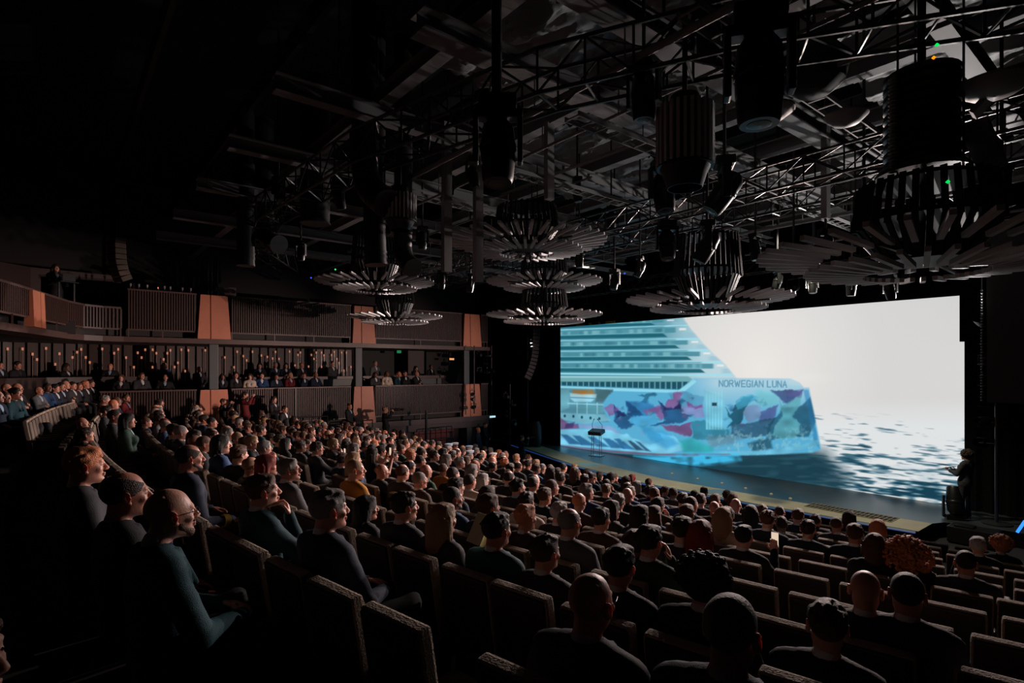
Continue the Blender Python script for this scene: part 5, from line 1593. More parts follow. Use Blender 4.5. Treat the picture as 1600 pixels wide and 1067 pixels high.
NEAR = [
 (929, 892, Pp(pose='rest', hair='bald', jacket='black', yaw=.05, skin=0, glasses=1, bulk=1.12, label='bald man in black jacket with reddish ears, seated low in the centre foreground')),
 (1147, 925, Pp(pose='lap', hair='crop', hc='grey', jacket='navy', yaw=.1, skin=0, bulk=1.05, label='man with cropped grey hair at the bottom edge, ears glowing red')),
 (1106, 872, Pp(pose='lap', hair='afro', hc='dark', jacket='black', yaw=.1, skin=1, label='person with big dark curly hair behind the cropped grey-haired man')),
 (972, 851, Pp(pose='lap', hair='short', hc='dark', jacket='charcoal', yaw=.0, label='dark-haired man in charcoal suit in front of the bald foreground man')),
 (856, 835, Pp(pose='lap', hair='short', hc='brown', jacket='charcoal', yaw=.2, label='brown-haired man with narrow head and grey suit left of the bald foreground man')),
 (780, 800, Pp(pose='lap', hair='short', hc='dark', jacket='teal', yaw=.1, label='dark-haired man in deep blue jacket beside the wavy blonde woman')),
 (696, 787, Pp(pose='lap', hair='long', hc='blonde', jacket='charcoal', fem=True, yaw=.1, label='woman with wavy blonde shoulder-length hair seen from behind')),
 (636, 768, Pp(pose='lap', hair='short', hc='dark', jacket='charcoal', yaw=.35, label='dark-haired man in black suit just left of the wavy blonde woman')),
 (576, 775, Pp(dk=1, pose='lap', hair='bob', hc='black', jacket='black', fem=True, yaw=.4, label='woman with black bob beside the grey-haired navy-suited man')),
 (520, 764, Pp(pose='clasp', hair='short', hc='grey', jacket='navy', yaw=.25, bulk=1.1, label='large grey-haired man in navy suit with hands folded, centre left foreground')),
 (558, 718, Pp(pose='cross', hair='crop', hc='blonde', jacket='mustard', yaw=.5, cap=True, label='person in mustard yellow sweater with arms folded')),
 (710, 760, Pp(pose='lap', hair='crop', hc='dark', jacket='blue', yaw=.5, beard=True, label='bearded man with shaved head in blue jacket behind the blonde woman')),
 (658, 737, Pp(pose='lap', hair='crop', hc='grey', jacket='brown', yaw=.3, label='man with cropped grey hair in brown suit right of the mustard sweater')),
 (416, 741, Pp(pose='chin', hair='short', hc='brown', jacket='teal', yaw=.35, pitch=.1, label='brown-haired man in dark teal jacket holding hands to his chin')),
 (455, 716, Pp(pose='clasp', hair='short', hc='grey', jacket='grey', yaw=.45, pitch=.12, glasses=1, label='grey-haired man with glasses in grey jacket looking up')),
 (301, 694, Pp(pose='rest', hair='ring', hc='dark', jacket='navy', yaw=.1, captain=1, bulk=1.12, label='bearded balding officer in navy uniform with gold sleeve stripes', beard=True)),
 (257, 764, Pp(pose='clasp', hair='bald', jacket='teal', yaw=.05, beard=True, glasses=1, shirt='white', scarf=1, label='bald bearded man in teal jacket with clasped hands, left foreground', lean=.04)),
 (205, 736, Pp(pose='lap', hair='ring', hc='dark', jacket='black', yaw=.1, shirt='pale blue', label='balding dark-haired man with pale collar behind the teal-jacketed man')),
 (140, 690, Pp(pose='lap', hair='short', hc='ginger', jacket='charcoal', yaw=.15, label='ginger-haired man in dark suit, left side')),
 (1163, 820, Pp(pose='phone1', hair='short', hc='black', jacket='black', yaw=.0, phone=1, label='dark-haired man in black suit holding up a glowing phone')),
 (1353, 889, Pp(pose='rest', hair='bald', jacket='charcoal', yaw=-.15, skin=0, glasses=1, label='bald man in dark suit with glowing ear, lower right')),
 (1418, 893, Pp(pose='lap', hair='crop', hc='dark', jacket='charcoal', yaw=-.1, skin=2, label='man with very short dark hair next to the bald man, lower right')),
 (1294, 937, Pp(pose='lap', hair='short', hc='brown', jacket='black', yaw=-.4, glasses=1, label='brown-haired person in black hooded coat at the lower right edge')),
 (1418, 840, Pp(pose='lap', hair='curly', hc='ginger', jacket='black', fem=True, label='woman with large mane of curly red hair seen from behind')),
 (1509, 859, Pp(pose='lap', hair='crop', hc='dark', jacket='charcoal', bulk=1.12, label='broad man with cropped dark hair right of the curly red mane')),
 (1528, 838, Pp(pose='lap', hair='short', hc='white', jacket='black', yaw=.3, label='white-haired man in front of the broad cropped man, far right')),
 (1563, 838, Pp(pose='lap', hair='afro', hc='ginger', jacket='black', fem=True, yaw=-.3, label='woman with curly light brown hair at the far right edge')),
 (893, 793, Pp(pose='rest', hair='ring', hc='grey', jacket='grey', yaw=.2, bulk=1.1, label='balding grey-haired man in grey suit, middle of the stalls')),
 (876, 784, Pp(pose='lap', hair='short', hc='white', jacket='charcoal', yaw=.2, label='white-haired man beside the balding grey-suited man')),
 (824, 788, Pp(pose='lap', hair='short', hc='ginger', jacket='brown', yaw=.2, fem=True, label='person with short reddish brown hair in a brown jacket')),
 (766, 772, Pp(pose='lap', hair='wave', hc='brown', jacket='charcoal', yaw=.4, label='person with full brown hair behind the blue-jacketed man')),
 (941, 793, Pp(pose='lap', hair='short', hc='dark', jacket='brown', yaw=.2, label='dark-haired man in brown jacket right of the balding grey man')),
 (994, 827, Pp(pose='lap', hair='short', hc='brown', jacket='green', yaw=.1, label='brown-haired man in dark green jacket before the charcoal-suited one')),
 (1018, 820, Pp(pose='face', hair='short', hc='dark', jacket='green', yaw=.2, label='dark-haired man raising a hand to his face in the centre')),
 (1068, 807, Pp(pose='lap', hair='short', hc='dark', jacket='charcoal', yaw=.0, bulk=1.05, label='broad dark-haired man in charcoal suit left of the long reddish hair')),
 (1096, 813, Pp(pose='lap', hair='long', hc='red', jacket='black', fem=True, label='woman with long dark reddish hair, centre right')),
 (1131, 793, Pp(pose='lap', hair='long', hc='blonde', jacket='cream', fem=True, label='woman with long straight blonde hair and bare pale shoulders')),
 (1263, 812, Pp(pose='lap', hair='short', hc='dark', jacket='navy', label='dark-haired man in navy suit alone before the empty seats, right')),
 (1336, 818, Pp(pose='lap', hair='short', hc='brown', jacket='navy', label='brown-haired man in navy jacket left of the curly red mane')),
 (1367, 834, Pp(pose='lap', hair='bob', hc='brown', jacket='black', fem=True, yaw=-.3, glasses=1, label='person with brown hair and glasses just left of the curly red mane')),
 (1200, 797, Pp(pose='lap', hair='short', hc='brown', jacket='navy', bulk=1.08, label='tall brown-haired man in navy suit right of the glowing phone')),
 (402, 663, Pp(pose='lap', hair='crop', hc='dark', jacket='teal', yaw=.35, glasses=1, label='man with glasses in bright teal jacket, left stalls')),
 (421, 711, Pp(pose='lap', hair='bob', hc='red', jacket='black', fem=True, yaw=.3, label='red-haired woman above the chin-holding man')),
 (349, 680, Pp(pose='lap', hair='bob', hc='black', jacket='blue', fem=True, yaw=.3, label='dark-haired woman with a bright blue top behind the officer')),
 (584, 700, Pp(pose='phone', hair='long', hc='dark', jacket='black', fem=True, yaw=.2, phone=2, sleeveless=True, label='woman with bare arms raised taking a picture with a phone')),
 (497, 690, Pp(pose='phone1', hair='short', hc='dark', jacket='charcoal', yaw=.3, phone=2, label='man in dark suit holding a camera phone up in both hands')),
 (166, 616, Pp(pose='lap', hair='short', hc='grey', jacket='orange', yaw=.2, beard=True, label='grey-haired bearded man in bright orange jacket')),
]
POSES['phone1'] = (((.25, .12, .80), (.20, .34, .99), (-.1, .1, 1), (.3, -1, .1), .8), ((.255, .02, .68), (.13, .30, .615), (-.35, 1, -.15), (0, .1, 1), .45))
# further heads that can be told in the photograph; looks vary
MORE = [(1157,808),(1010,790),(1026,790),(1173,790),(1227,807),(958,784),(971,786),(1073,787),(900,770),(1026,778),(869,749),(986,760),(1057,761),(1083,765),(1120,772),(1099,770),(996,752),(987,742),(1037,759),(1013,752),(1194,789),(1222,790),(1248,796),(1272,801),(1332,799),(1312,807),(1367,812),
 (740,740),(762,741),(810,749),(822,768),(840,741),(712,729),(696,723),(616,704),(600,724),(631,724),(536,708),(468,688),(440,679),(426,677),(486,686),(340,670),(270,662),(236,652),(137,668),(137,652),(180,640),(205,646)]
RND = random.Random(11)
M_EYE = material('eye_dark', (.02, .012, .01), .15)
# ---- detailed near people
def add_glasses(P, parent):
    m_ = MB()
    for e in (-1, 1):
        c = [P(e * .032 + .022 * math.cos(a), .102, -.002 + .016 * math.sin(a)) for a in np.linspace(0, 2 * PI, 15)]
        m_.tube(c, .0018, 5, False)
        m_.tube([P(e * .054, .100, .002), P(e * .076, .055, .004), P(e * .079, -.005, .0)], .0018, 5)
    m_.tube([P(-.010, .104, .002), P(.010, .104, .002)], .0018, 5)
    return m_.build('glasses', M_METAL, parent)
def person_near(i, x, y, z, rz, sc, o):
    f = figure('near%d' % i, o.get('pose', 'lap'), o.get('hair', 'short'), yaw=o.get('yaw', 0), pitch=o.get('pitch', .04), h=.005 if i < 30 else .006, fem=o.get('fem', False), beard=o.get('beard', False), lean=o.get('lean', 0), bulk=o.get('bulk', 1.0), stand=o.get('stand', False), cap=o.get('cap', False), sleeveless=o.get('sleeveless', False))
    sk = SKIN[o.get('skin', i % 3)]
    body = bpy.data.objects.new('person', np_mesh('person', *f['body'], [sk])); COL.objects.link(body)
    body.location = (x, y, z); body.rotation_euler = (0, 0, rz); body.scale = (sc, sc, sc)
    tag(body, o['label'], 'person', o.get('group'))
    hc = HAIRC[o.get('hc', 'brown')]
    mm = dict(jacket=CLOTH[o.get('jacket', 'black')], shirt=SHIRT[o.get('shirt', 'white')], trousers=TROUS, shoes=SHOE, hair=hc, beard=hc, cap=SHIRT['white'])
    for k, q in f.items():
        if k[0] == '_' or k == 'body' or len(q[1]) == 0: continue
        c = bpy.data.objects.new(k, np_mesh(k, *q, [mm[k]])); COL.objects.link(c); c.parent = body
    R, P = f['_frame']
    m_ = MB()
    for e in (-1, 1): m_.lathe([(0, -.0062), (.0062, 0), (0, .0062)], 8, P(e * .031, .0835, -.002))
    m_.build('eyes', M_EYE, body, True)
    if o.get('glasses'): add_glasses(P, body)
    if o.get('scarf'):
        m_ = MB()
        m_.tube([(.066 * math.cos(a), -.052 + .066 * math.sin(a), 1.045 + .012 * math.sin(a)) for a in np.linspace(-PI * 1.35, PI * .35, 18)], .021, 8)
        m_.build('scarf', CLOTH['blue'], body, True)
    if o.get('captain'):
        for e in (-1, 1):
            el, wr = POSES[o['pose']][0][0], POSES[o['pose']][0][1]
            a, b_ = Vector((el[0] * e, el[1], el[2])), Vector((wr[0] * e, wr[1], wr[2]))
            m_ = MB()
            for k in range(4):
                c = a.lerp(b_, .74 + .055 * k); dd_ = (b_ - a).normalized() * .004
                m_.tube([c - dd_, c + dd_], .056 - .002 * k, 16)
            m_.build('sleeve_stripes', M_GOLD, body, True)
    return body
def phone_obj(loc, rz, label, lit=True, sc=1.0):
    t = thing('mobile_phone', loc, label, 'phone', rz)
    m_ = MB(); m_.bbox(0, 0, 0, .076 * sc, .010, .155 * sc, .004); m_.build('phone_case', M_METAL, t)
    m_ = MB(); m_.box(-.034 * sc, .034 * sc, -.0062, -.0055, -.072 * sc, .072 * sc); m_.build('phone_screen', glow('phone_glow', (.95, .72, .55), .8) if 'phone_glow' not in bpy.data.materials else bpy.data.materials['phone_glow'], t)
    return t
occupied = []                     # (row, x, y)
def place(px, py, dk=0):
    k, d = snap_row(px, py)
    if dk:
        k -= dk; a_, b_ = px2dir(px)
        d = min(np.linspace(d, d + 2.6, 260), key=lambda q: abs(vof(a_ * q, b_ * q) - rowv(k)))
    dx, dy = px2dir(px)
    x, y = dx * d, dy * d
    z = floorz(k)
    want = ZC - (py - 575.0) / F * d - z
    sc = max(.90, min(1.09, want / 1.305))
    return k, d, x, y, z, sc
def face_angle(x, y, mix=.55):
    """turn from +Y towards the middle of the LED wall"""
    a = math.atan2(-(-11.5 - x), YS - y)
    return a * mix
for i, (px, py, o) in enumerate(NEAR):
    k, d, x, y, z, sc = place(px, py, o.get('dk', 0))
    rz = face_angle(x, y, .35)
    o['yaw'] = o.get('yaw', 0) * .6 * -1 if x > -5 else -o.get('yaw', 0)
    person_near(i, x, y, z, rz, sc, o)
    occupied.append((k, x, y))
    if o.get('phone'):
        if o['pose'] == 'phone1': h_ = Vector((.19, .40, 1.10))
        else: h_ = Vector((0.0, .34, 1.21))
        q = Matrix.Translation((x, y, z)) @ Matrix.Rotation(rz, 4, 'Z') @ (h_ * sc)
        phone_obj(q, rz, ('phone with a bright warm screen held up, right of centre' if px > 1000 else 'phone held up by the bare-armed woman' if px > 550 else 'phone held up by the suited man in the left stalls'))
# ---- prototypes for the rest of the crowd (one joined mesh: skin, jacket, shirt, trousers, shoes, hair)
def proto(name, **kw):
    f = figure(name, **kw)
    V, Fc, MI = [], [], []
    order = ['body', 'jacket', 'shirt', 'trousers', 'shoes', 'hair', 'cap', 'beard']
    slot = {'body': 0, 'jacket': 1, 'shirt': 2, 'trousers': 3, 'shoes': 3, 'hair': 4, 'cap': 2, 'beard': 4}
    n = 0
    for k in order:
        if k in f and len(f[k][1]):
            v, fc = f[k]
            V.append(v); Fc += [tuple(a + n for a in q) for q in fc]; MI += [slot[k]] * len(fc); n += len(v)
    me = np_mesh('person', np.concatenate(V), Fc, [SKIN[0], CLOTH['black'], SHIRT['white'], TROUS, HAIRC['brown']])
    me.polygons.foreach_set('material_index', MI)
    return me
PROT = []
for nm_, pose, hair, fem, yw, extra in (('a', 'lap', 'short', 0, 0, {}), ('b', 'clasp', 'crop', 0, -.25, {}), ('c', 'rest', 'ring', 0, .1, {}), ('d', 'lap', 'long', 1, -.1, {}), ('e', 'chin', 'wave', 0, -.3, {}), ('f', 'cross', 'bald', 0, 0, {}), ('g', 'lap', 'bob', 1, -.3, {}), ('h', 'clasp', 'short', 0, .15, dict(beard=True)), ('i', 'lap', 'bun', 1, 0, {}), ('j', 'face', 'crop', 0, .1, {}), ('k', 'lap', 'short', 0, -.45, dict(pitch=.15)), ('l', 'rest', 'crop', 0, -.1, dict(bulk=1.15)), ('m', 'phone', 'short', 0, 0, {}), ('n', 'lap', 'cap', 0, -.1, {})):
    PROT.append((nm_, hair, fem, proto('proto_' + nm_, pose=pose, hair=hair, h=.0085, hh=.007, fem=bool(fem), yaw=yw, pitch=extra.pop('pitch', .04), **extra)))
HAIRW = {'short': 'short', 'crop': 'cropped', 'ring': 'balding', 'long': 'long', 'wave': 'full', 'bald': 'no', 'bob': 'bobbed', 'bun': 'pinned-up', 'cap': 'covered'}
def crowd(x, y, z, rz, sc, label, pi=None, jc=None, hc=None, group='audience seated in the stalls', rnd=RND):
    if pi is None: pi = rnd.choices(range(12), (5, 4, 3, 3, 2, 2, 3, 3, 1, 1, 3, 3))[0]
    nm_, hair, fem, me = PROT[pi]
    o = bpy.data.objects.new('person', me); COL.objects.link(o)
    o.location = (x, y, z); o.rotation_euler = (0, 0, rz); o.scale = (sc * rnd.uniform(.97, 1.03), sc, sc)
    hc = hc or rnd.choices(list(HAIRC), (5, 9, 7, 1, 3, 1, 2, .2))[0]
    jc = jc or rnd.choices(list(CLOTH), (10, 7, 8, 1.5, 1, 1, 1.5, .15, .1, .4, .4, .6, 0))[0]
    sk = rnd.choices(SKIN, (5, 5, 4, 1))[0]
    sh = SHIRT[rnd.choices(['white', 'pale blue', 'black'], (6, 3, 2))[0]]
    for s_, m in enumerate((sk, CLOTH[jc], sh, TROUS, HAIRC[hc])):
        o.material_slots[s_].link = 'OBJECT'; o.material_slots[s_].material = m
    look = 'bald person' if hair == 'bald' else ('officer in white cap' if hair == 'cap' else '%s %s-haired person' % (HAIRW[hair], hc))
    lab = '%s in %s, %s' % (look, jc, label) if hair != 'cap' else '%s, %s' % (look, label)
    lab = ' '.join(lab.split())
    tag(o, lab, 'person', group)
    return o
people = []        # (distance, row, x, y, scale)
used = list(occupied)
for px, py in MORE:
    k, d, x, y, z, sc = place(px, py)
    if any(r == k and math.hypot(x - a, y - b_) < .40 for r, a, b_ in used):
        k = max(0, k - 1); 
        dx, dy = px2dir(px)
        d = min(np.linspace(d, d + 2.0, 200), key=lambda q: abs(vof(dx * q, dy * q) - rowv(k))); x, y = dx * d, dy * d; z = floorz(k)
        sc = max(.93, min(1.09, (ZC - (py - 575.0) / F * d - z) / 1.305))
        if any(r == k and math.hypot(x - a, y - b_) < .40 for r, a, b_ in used): continue
    used.append((k, x, y)); people.append((k, x, y, sc))
# seats by row: positions along the arc, slid so that they meet the people of the row
SEATP = .505
seats = []
for k in range(NROW - 2):
    xs_ = [x for r, x, y in used if r == k]
    ph = 0.0
    if xs_:
        best = min(np.linspace(0, SEATP, 24), key=lambda p_: sum(min((x - p_) % SEATP, SEATP - (x - p_) % SEATP) ** 2 * (3 if x > -6 else 1) for x in xs_))
        ph = best
    n0 = int(-21.2 / SEATP)
    for j in range(n0, 6):
        x = j * SEATP + ph
        xmax = {0: -2.3, 1: -1.9}.get(k, -.6)
        if k >= 10: xmax = -1.0
        if k >= 11: xmax = -1.6 if k == 11 else -3.4
        if x > xmax or x < -21.2: continue
        # two aisles and the gangway at the rear
        if abs(x + 7.9 + .16 * k) < .36 and k < 10: continue
        if k <= 1 and x < -16.5: continue
        y = yof(rowv(k), x)
        q = proj((x, y, floorz(k) + 1.0))
        if q is None or q[0] < (70 if k >= 10 else -250) or q[0] > 1750: continue
        if (q[0] < 185 and q[1] > 715) or (q[0] < 260 and q[1] > 820): continue
        seats.append([k, x, y, q, None])
for r, a, b_ in used:
    c = [s_ for s_ in seats if s_[0] == r and s_[4] is None]
    if not c: continue
    s_ = min(c, key=lambda q: abs(q[1] - a))
    if abs(s_[1] - a) < .40: s_[4] = (a, b_); s_[1] = s_[1] * .35 + a * .65; s_[2] = yof(rowv(r), s_[1])
# fill the stalls left of the visible empties
for s_ in seats:
    if s_[4] is not None: continue
    k, x, y, q, _ = s_
    cy = 575 - F * (floorz(k) + 1.3 - ZC) / q[2]
    dens = 0.0
    if k <= 8 and q[0] < 1150 and q[2] > 6.3: dens = .93
    if k in (9, 10) and q[2] > 6.5 and q[0] < 420: dens = .8
    if k >= 11 and x > -13: dens = 0
    if k >= 11 and q[2] > 9: dens = .35
    if q[0] < 150 and k >= 9: dens = .0
    if q[0] > 1150: dens = .0
    if RND.random() < dens:
        if any(r == k and abs(a - x) < .42 for r, a, b_ in used): continue
        used.append((k, x, y)); s_[4] = (x, y); people.append((k, x, y, RND.uniform(.96, 1.04)))
people.sort(key=lambda p_: math.hypot(p_[1], p_[2]))
rows_ = {}
for k, x, y, sc in people: rows_.setdefault(k, []).append(x)
for k in rows_: rows_[k].sort()
OLD = ORD
rest = []
for n_, (k, x, y, sc) in enumerate(people):
    lab = 'row %s from stage, seat %s from row end' % (ordinal(k + 1), ordinal(rows_[k].index(x) + 1))
    lab = '%s row from stage, %s from left end' % (ordinal(k + 1), ordinal(rows_[k].index(x) + 1))
    rz = face_angle(x, y, .55) + RND.uniform(-.22, .22)
    pi = None
    if k in (1, 2) and -17 < x < -13.2 and n_ % 2 == 0: pi = 13
    o = crowd(x + RND.uniform(-.05, .05), y + RND.uniform(-.06, .06), floorz(k), rz, sc, lab, pi)
    o['_n'] = n_
NPEOPLE = len(people) + len(NEAR)
# chairs
seats.sort(key=lambda s_: s_[3][2])
srow = {}
for s_ in seats: srow.setdefault(s_[0], []).append(s_[1])
for k in srow: srow[k].sort()
stuff = MB(); stuff_any = False
CM = chair_merged()
first = True
for n_, s_ in enumerate(seats):
    k, x, y = s_[0], s_[1], s_[2]
    rz = -math.atan2(x - AX, AY - y) * -1
    rz = math.atan2(x - AX, AY - y)
    if n_ < 285:
        lab = 'tan-edged %s theatre seat, %s row from stage, %s from its left end' % ('occupied' if s_[4] else 'empty', ordinal(k + 1), ordinal(srow[k].index(x) + 1))
        if first:
            CHAIR.location = (x, y, floorz(k)); CHAIR.rotation_euler = (0, 0, rz); CHAIR['label'] = lab; CHAIR['group'] = 'theatre seats in the stalls'; first = False
        else: dup(CHAIR, (x, y, floorz(k)), rz, None, lab, 'theatre seats in the stalls')
    else:
        M = Matrix.Translation((x, y, floorz(k))) @ Matrix.Rotation(rz, 4, 'Z')
        o = len(stuff.v); stuff.v += [tuple(M @ Vector(v)) for v in CM.v]; stuff.f += [tuple(i + o for i in f_) for f_ in CM.f]; stuff.mi += CM.mi
        stuff_any = True
if stuff_any:
    o = stuff.build('theatre_seats', [M_CHAIR, M_EDGE, M_PAD])
    tag(o, 'remaining rows of theatre seats hidden under the audience towards the stage', 'theatre seats', None, 'stuff')
for k in range(3, 12):
    x = -7.9 - .16 * k
# ------------------------------------------------------------------ people in the boxes and on the rear tiers
BOXR = random.Random(21)
def ray_x(px, X): return X / px2dir(px)[0]
box_seated = [(189, 585), (222, 582), (258, 585), (348, 584), (369, 581), (391, 584), (409, 582), (432, 584), (454, 582), (475, 582), (494, 581), (587, 581.5), (605, 580), (624, 581), (633, 579), (652, 580)]
jk = ['black', 'charcoal', 'black', 'black', 'black', 'cream', 'blue', 'navy', 'burgundy', 'navy', 'navy', 'charcoal', 'cream', 'teal', 'black', 'black']
pk = [3, 0, 2, 3, 6, 6, 8, 1, 6, 9, 1, 0, 3, 6, 9, 5]
for i, (px, py) in enumerate(box_seated):
    d = ray_x(px, -22.95); p = at(px, py, d)
    sc = max(.93, min(1.08, (p.z - 2.70) / 1.305))
    crowd(p.x, p.y, 2.70, -PI / 2 + BOXR.uniform(-.1, .5), sc, '%s from left at the lower box rail' % ordinal(i + 1), pk[i], jk[i], group='guests seated in the lower boxes', rnd=BOXR)
    ch = dup(CHAIR, (p.x, p.y, 2.70), -PI / 2, None, 'theatre seat behind the lower box rail, %s from the left' % ordinal(i + 1), 'seats in the lower boxes')
STP = []
for nm_, pose, hair, fem in (('s1', 'stand', 'short', 0), ('s2', 'front', 'crop', 0), ('s3', 'hold', 'bob', 1), ('s4', 'camera', 'short', 0), ('s5', 'front', 'long', 1)):
    PROT.append((nm_, hair, fem, proto('proto_' + nm_, pose=pose, hair=hair, h=.009, hh=.007, fem=bool(fem), stand=True, yaw=-.1, pitch=.03)))
NS = len(PROT) - 5
def standing(px, py, d, z, rz, label, pi, jc, sc=None, hc=None):
    p = at(px, py, d)
    s_ = (p.z - z) / 1.725 if sc is None else sc
    return crowd(p.x, p.y, z, rz, max(.90, min(1.08, s_)), label, NS + pi, jc, hc, None, BOXR)
for i, (px, py, pi, jc) in enumerate(((172, 568, 1, 'black'), (257, 567, 2, 'blue'), (312, 573, 1, 'black'), (406, 567, 2, 'black'), (431, 566, 0, 'navy'), (447, 567, 2, 'navy'), (472, 567, 0, 'black'), (520, 564, 1, 'charcoal'), (587, 564, 0, 'grey'), (651, 572, 4, 'black'), (674, 570, 0, 'black'))):
    standing(px, py, ray_x(px, -24.6 if i != 2 else -23.2), 2.70, -PI / 2 + BOXR.uniform(-.2, .4), '%s from left standing in boxes' % ordinal(i + 1), pi, jc)
# rear tier on the left: a row in dark suits, two more in front, some standing
rear = [(62, 604, 15.0, 5, 'grey', 'first'), (76, 599, 15.4, 10, 'blue', 'second'), (88, 600, 15.8, 0, 'navy', 'third'), (97, 597, 16.2, 1, 'black', 'fourth'), (104, 593, 16.7, 5, 'black', 'fifth'), (115, 596, 16.9, 1, 'charcoal', 'sixth'), (125, 598, 17.2, 10, 'black', 'seventh'), (135, 595, 17.6, 0, 'black', 'eighth')]
for px, py, d, pi, jc, n_ in rear:
    p = at(px, py, d); z = 2.42
    crowd(p.x, p.y, z, -.5, max(.93, min(1.08, (p.z - z) / 1.305)), '%s of the eight in the rear left row' % n_, pi, jc, group='row of eight at the rear left', rnd=BOXR)
for px, py, d, pi, jc, lab in ((12, 594, 13.5, 5, 'black', 'farther of the bald pair at the left edge'), (29, 590, 13.8, 5, 'black', 'nearer of the bald pair at the left edge'), (26, 606, 11.5, 0, 'teal', 'third from the left image edge, facing the wall'), (10, 612, 11.3, 1, 'burgundy', 'second from the left edge with red tie'), (-2, 610, 11, 2, 'navy', 'cut by the left edge of the view'), (143, 588, 18.2, 0, 'black', 'alone beyond the row of eight')):
    p = at(px, py, d); z = 2.42
    crowd(p.x, p.y, z, -.5, max(.93, min(1.08, (p.z - z) / 1.305)), lab, pi, jc, group=None, rnd=BOXR)
for px, py, d, pi, jc, lab in ((29, 563, 18.0, 0, 'black', 'standing at the rear parapet near the left edge'), (105, 568, 19.2, 2, 'black', 'leaning at the rear parapet, hands forward'), (1, 556, 17.5, 1, 'black', 'standing at the rear parapet, cut by the left edge')):
    standing(px, py, d, 2.55, -.7, lab, pi, jc)
# upper balcony technician with a laptop
o = standing(88, 413, 16.9, 5.55, -1.1, 'standing at a laptop on the upper rear balcony', 2, 'black', hc='dark')
p = at(104, 441, 16.75)
t = thing('laptop_stand', (p.x, p.y, 5.55), 'black stand with a laptop before the person on the upper rear balcony', 'stand', -1.1)
m_ = MB(); m_.bbox(0, 0, p.z - 5.55, .5, .34, .03, .01); m_.build('top_plate', M_METAL, t)
m_ = MB(); 
for e in (-1, 1):
    m_.box(e * .2 - .02, e * .2 + .02, -.02, .02, 0, p.z - 5.57)
m_.build('legs', M_METAL, t)
m_ = MB(); m_.bbox(0, -.02, p.z - 5.525, .34, .24, .018, .006); m_.bbox(0, .12, p.z - 5.41, .34, .015, .22, .006)
lp = m_.build('laptop', M_METAL, None, False, (p.x, p.y, 5.55)); lp.rotation_euler = (0, 0, -1.1); tag(lp, 'open black laptop on the stand of the upper rear balcony', 'laptop')
m_ = MB(); m_.box(p.x - 1.2, p.x + .6, p.y - .75, p.y + .2, 5.2, 5.55); struct('floor_control_riser', m_, M_DARK)

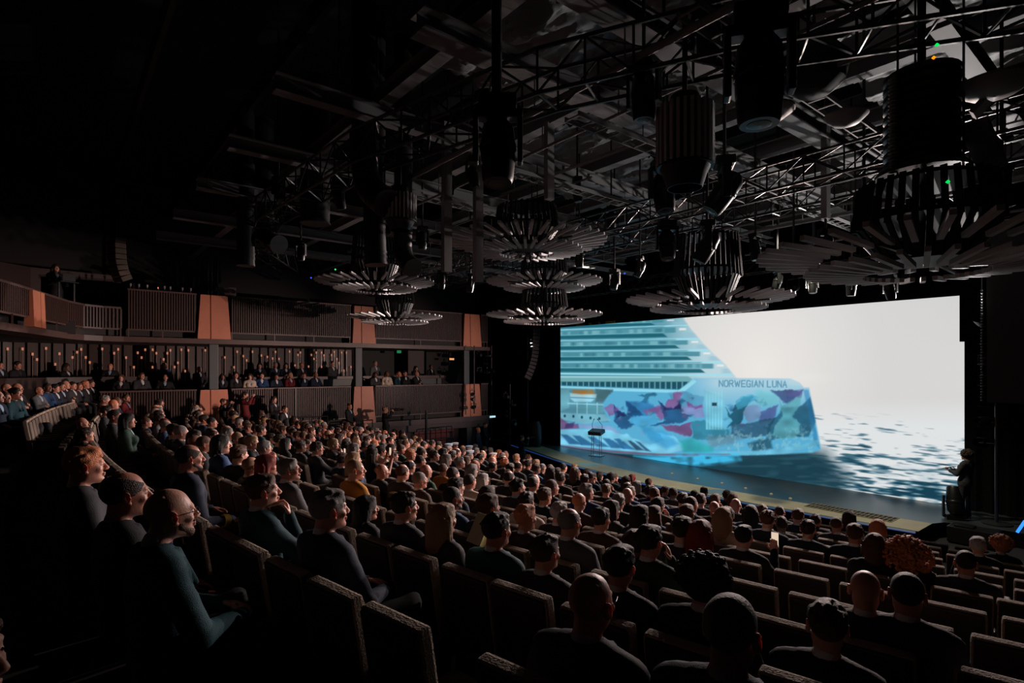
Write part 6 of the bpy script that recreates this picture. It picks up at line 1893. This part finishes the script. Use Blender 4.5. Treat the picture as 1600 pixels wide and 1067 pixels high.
# people standing along the left wall and the cameraman
def zfl(x, y): return floorz(max(0, min(NROW - 1, int(round((ROW0 - vof(x, y)) / PITCH)))))
for px, py, d, pi, jc, lab, kind in (
    (429, 619, 20.5, 2, 'black', 'standing with folded arms before the slatted front, left', 0),
    (446, 634, 19.0, 0, 'black', 'leather-jacketed and standing in the left aisle', 0),
    (547, 630, 22.0, 1, 'black', 'security-like figure standing by the middle copper pilaster', 0),
    (384, 612, 20.0, 3, 'burgundy', 'standing and filming at the left wall in dark red', 1),
    (603, 636, 22.5, 3, 'black', 'camera operator standing before the slatted front', 2),
    (350, 623, 19.0, 3, 'black', 'reaching up with one hand near the first lower pilaster', 0),
    (748, 668, 25.6, 0, 'navy', 'standing in the dark passage left of the stage', 0),
    (759, 660, 26.8, 1, 'black', 'barely visible in the dark passage left of the stage', 0),
    (816, 680, 24.0, 3, 'black', 'photographer standing at the left end of the stage', 1)):
    p = at(px, py, d)
    z = max(.15, p.z - 1.75) if px < 700 else zfl(p.x, p.y)
    fz = zfl(p.x, p.y)
    s_ = (p.z - fz) / 1.725
    if .85 < s_ < 1.12: z = fz; sc = s_
    else: z = p.z - 1.725; sc = 1.0
    o = standing(px, py, d, z, -.4 if pi == 3 else -.9, lab, pi, jc, sc)
    if z > fz + .05:
        m_ = MB(); m_.bbox(p.x, p.y, (fz + z) / 2 - .003, .7, .7, max(.05, z - fz - .006), .01)
        tag(m_.build('platform_box', M_DARK), 'low dark platform by the left wall, under the one ' + ' '.join(lab.split()[:4]), 'platform')
    if kind:
        c = Vector((p.x, p.y, z)); rz = -.4
        M = Matrix.Translation(c) @ Matrix.Rotation(rz, 4, 'Z')
        q = M @ Vector((0, .36, 1.62))
        t = thing('video_camera' if kind == 2 else 'photo_camera', q, 'black camera held at eye height, the user ' + ' '.join(lab.split()[:5]), 'camera', rz)
        m_ = MB(); m_.bbox(0, 0, 0, .14, .16 if kind == 1 else .34, .11, .012); m_.build('camera_body', M_METAL, t)
        m_ = MB(); m_.tube([(0, .08, 0), (0, .24 if kind == 1 else .34, 0)], .04, 12); m_.build('lens', M_METAL, t, True)
# presenter on the stage
f = figure('presenter', 'hold', 'afro', yaw=.2, pitch=.0, h=.006, stand=True, fem=True)
p = at(1508, 702, 13.75)
body = bpy.data.objects.new('person', np_mesh('person', *f['body'], [SKIN[2]])); COL.objects.link(body)
body.location = (p.x, p.y, SZ + .01); body.rotation_euler = (0, 0, 1.25)
sc = (p.z - SZ) / 1.76; body.scale = (sc, sc, sc)
tag(body, 'presenter with curly hair in dark suit holding an open folder on the stage', 'person')
for k, m in (('jacket', CLOTH['charcoal']), ('shirt', SHIRT['black']), ('trousers', TROUS), ('shoes', SKIN[1]), ('hair', HAIRC['dark'])):
    c = bpy.data.objects.new(k, np_mesh(k, *f[k], [m])); COL.objects.link(c); c.parent = body
M = Matrix.Translation(body.location) @ Matrix.Rotation(1.25, 4, 'Z')
m_ = MB(); m_.bbox(0, 0, 0, .34, .24, .012, .004, Matrix.Rotation(-.35, 4, 'X'))
o = m_.build('open_folder', material('folder_paper', (.5, .42, .30), .6), None, False, M @ Vector((0, .42 * sc, 1.22 * sc))); o.rotation_euler = (0, 0, 1.25)
tag(o, 'open pale folder held by the presenter', 'folder')
# face at the lower left edge
o_ = Pp(pose='lap', hair='short', hc='brown', jacket='black', yaw=-.5, label='blurred face of a person cut off at the lower left corner')
q = at(-62, 940, 1.2)
person_near(60, q.x, q.y, q.z - 1.305, -.1, 1.0, o_)
# pale booklet in a lap
q = at(748, 826, 3.9)
m_ = MB(); m_.bbox(0, 0, 0, .15, .01, .21, .003, Matrix.Rotation(-.5, 4, 'X')); m_.bbox(.12, .02, 0, .15, .01, .21, .003, Matrix.Rotation(-.5, 4, 'X') @ Matrix.Rotation(.5, 4, 'Z'))
tag(m_.build('programme_booklet', material('booklet', (.75, .70, .45), .5), None, False, q), 'pale yellow open booklet held up beside the wavy blonde woman', 'booklet')
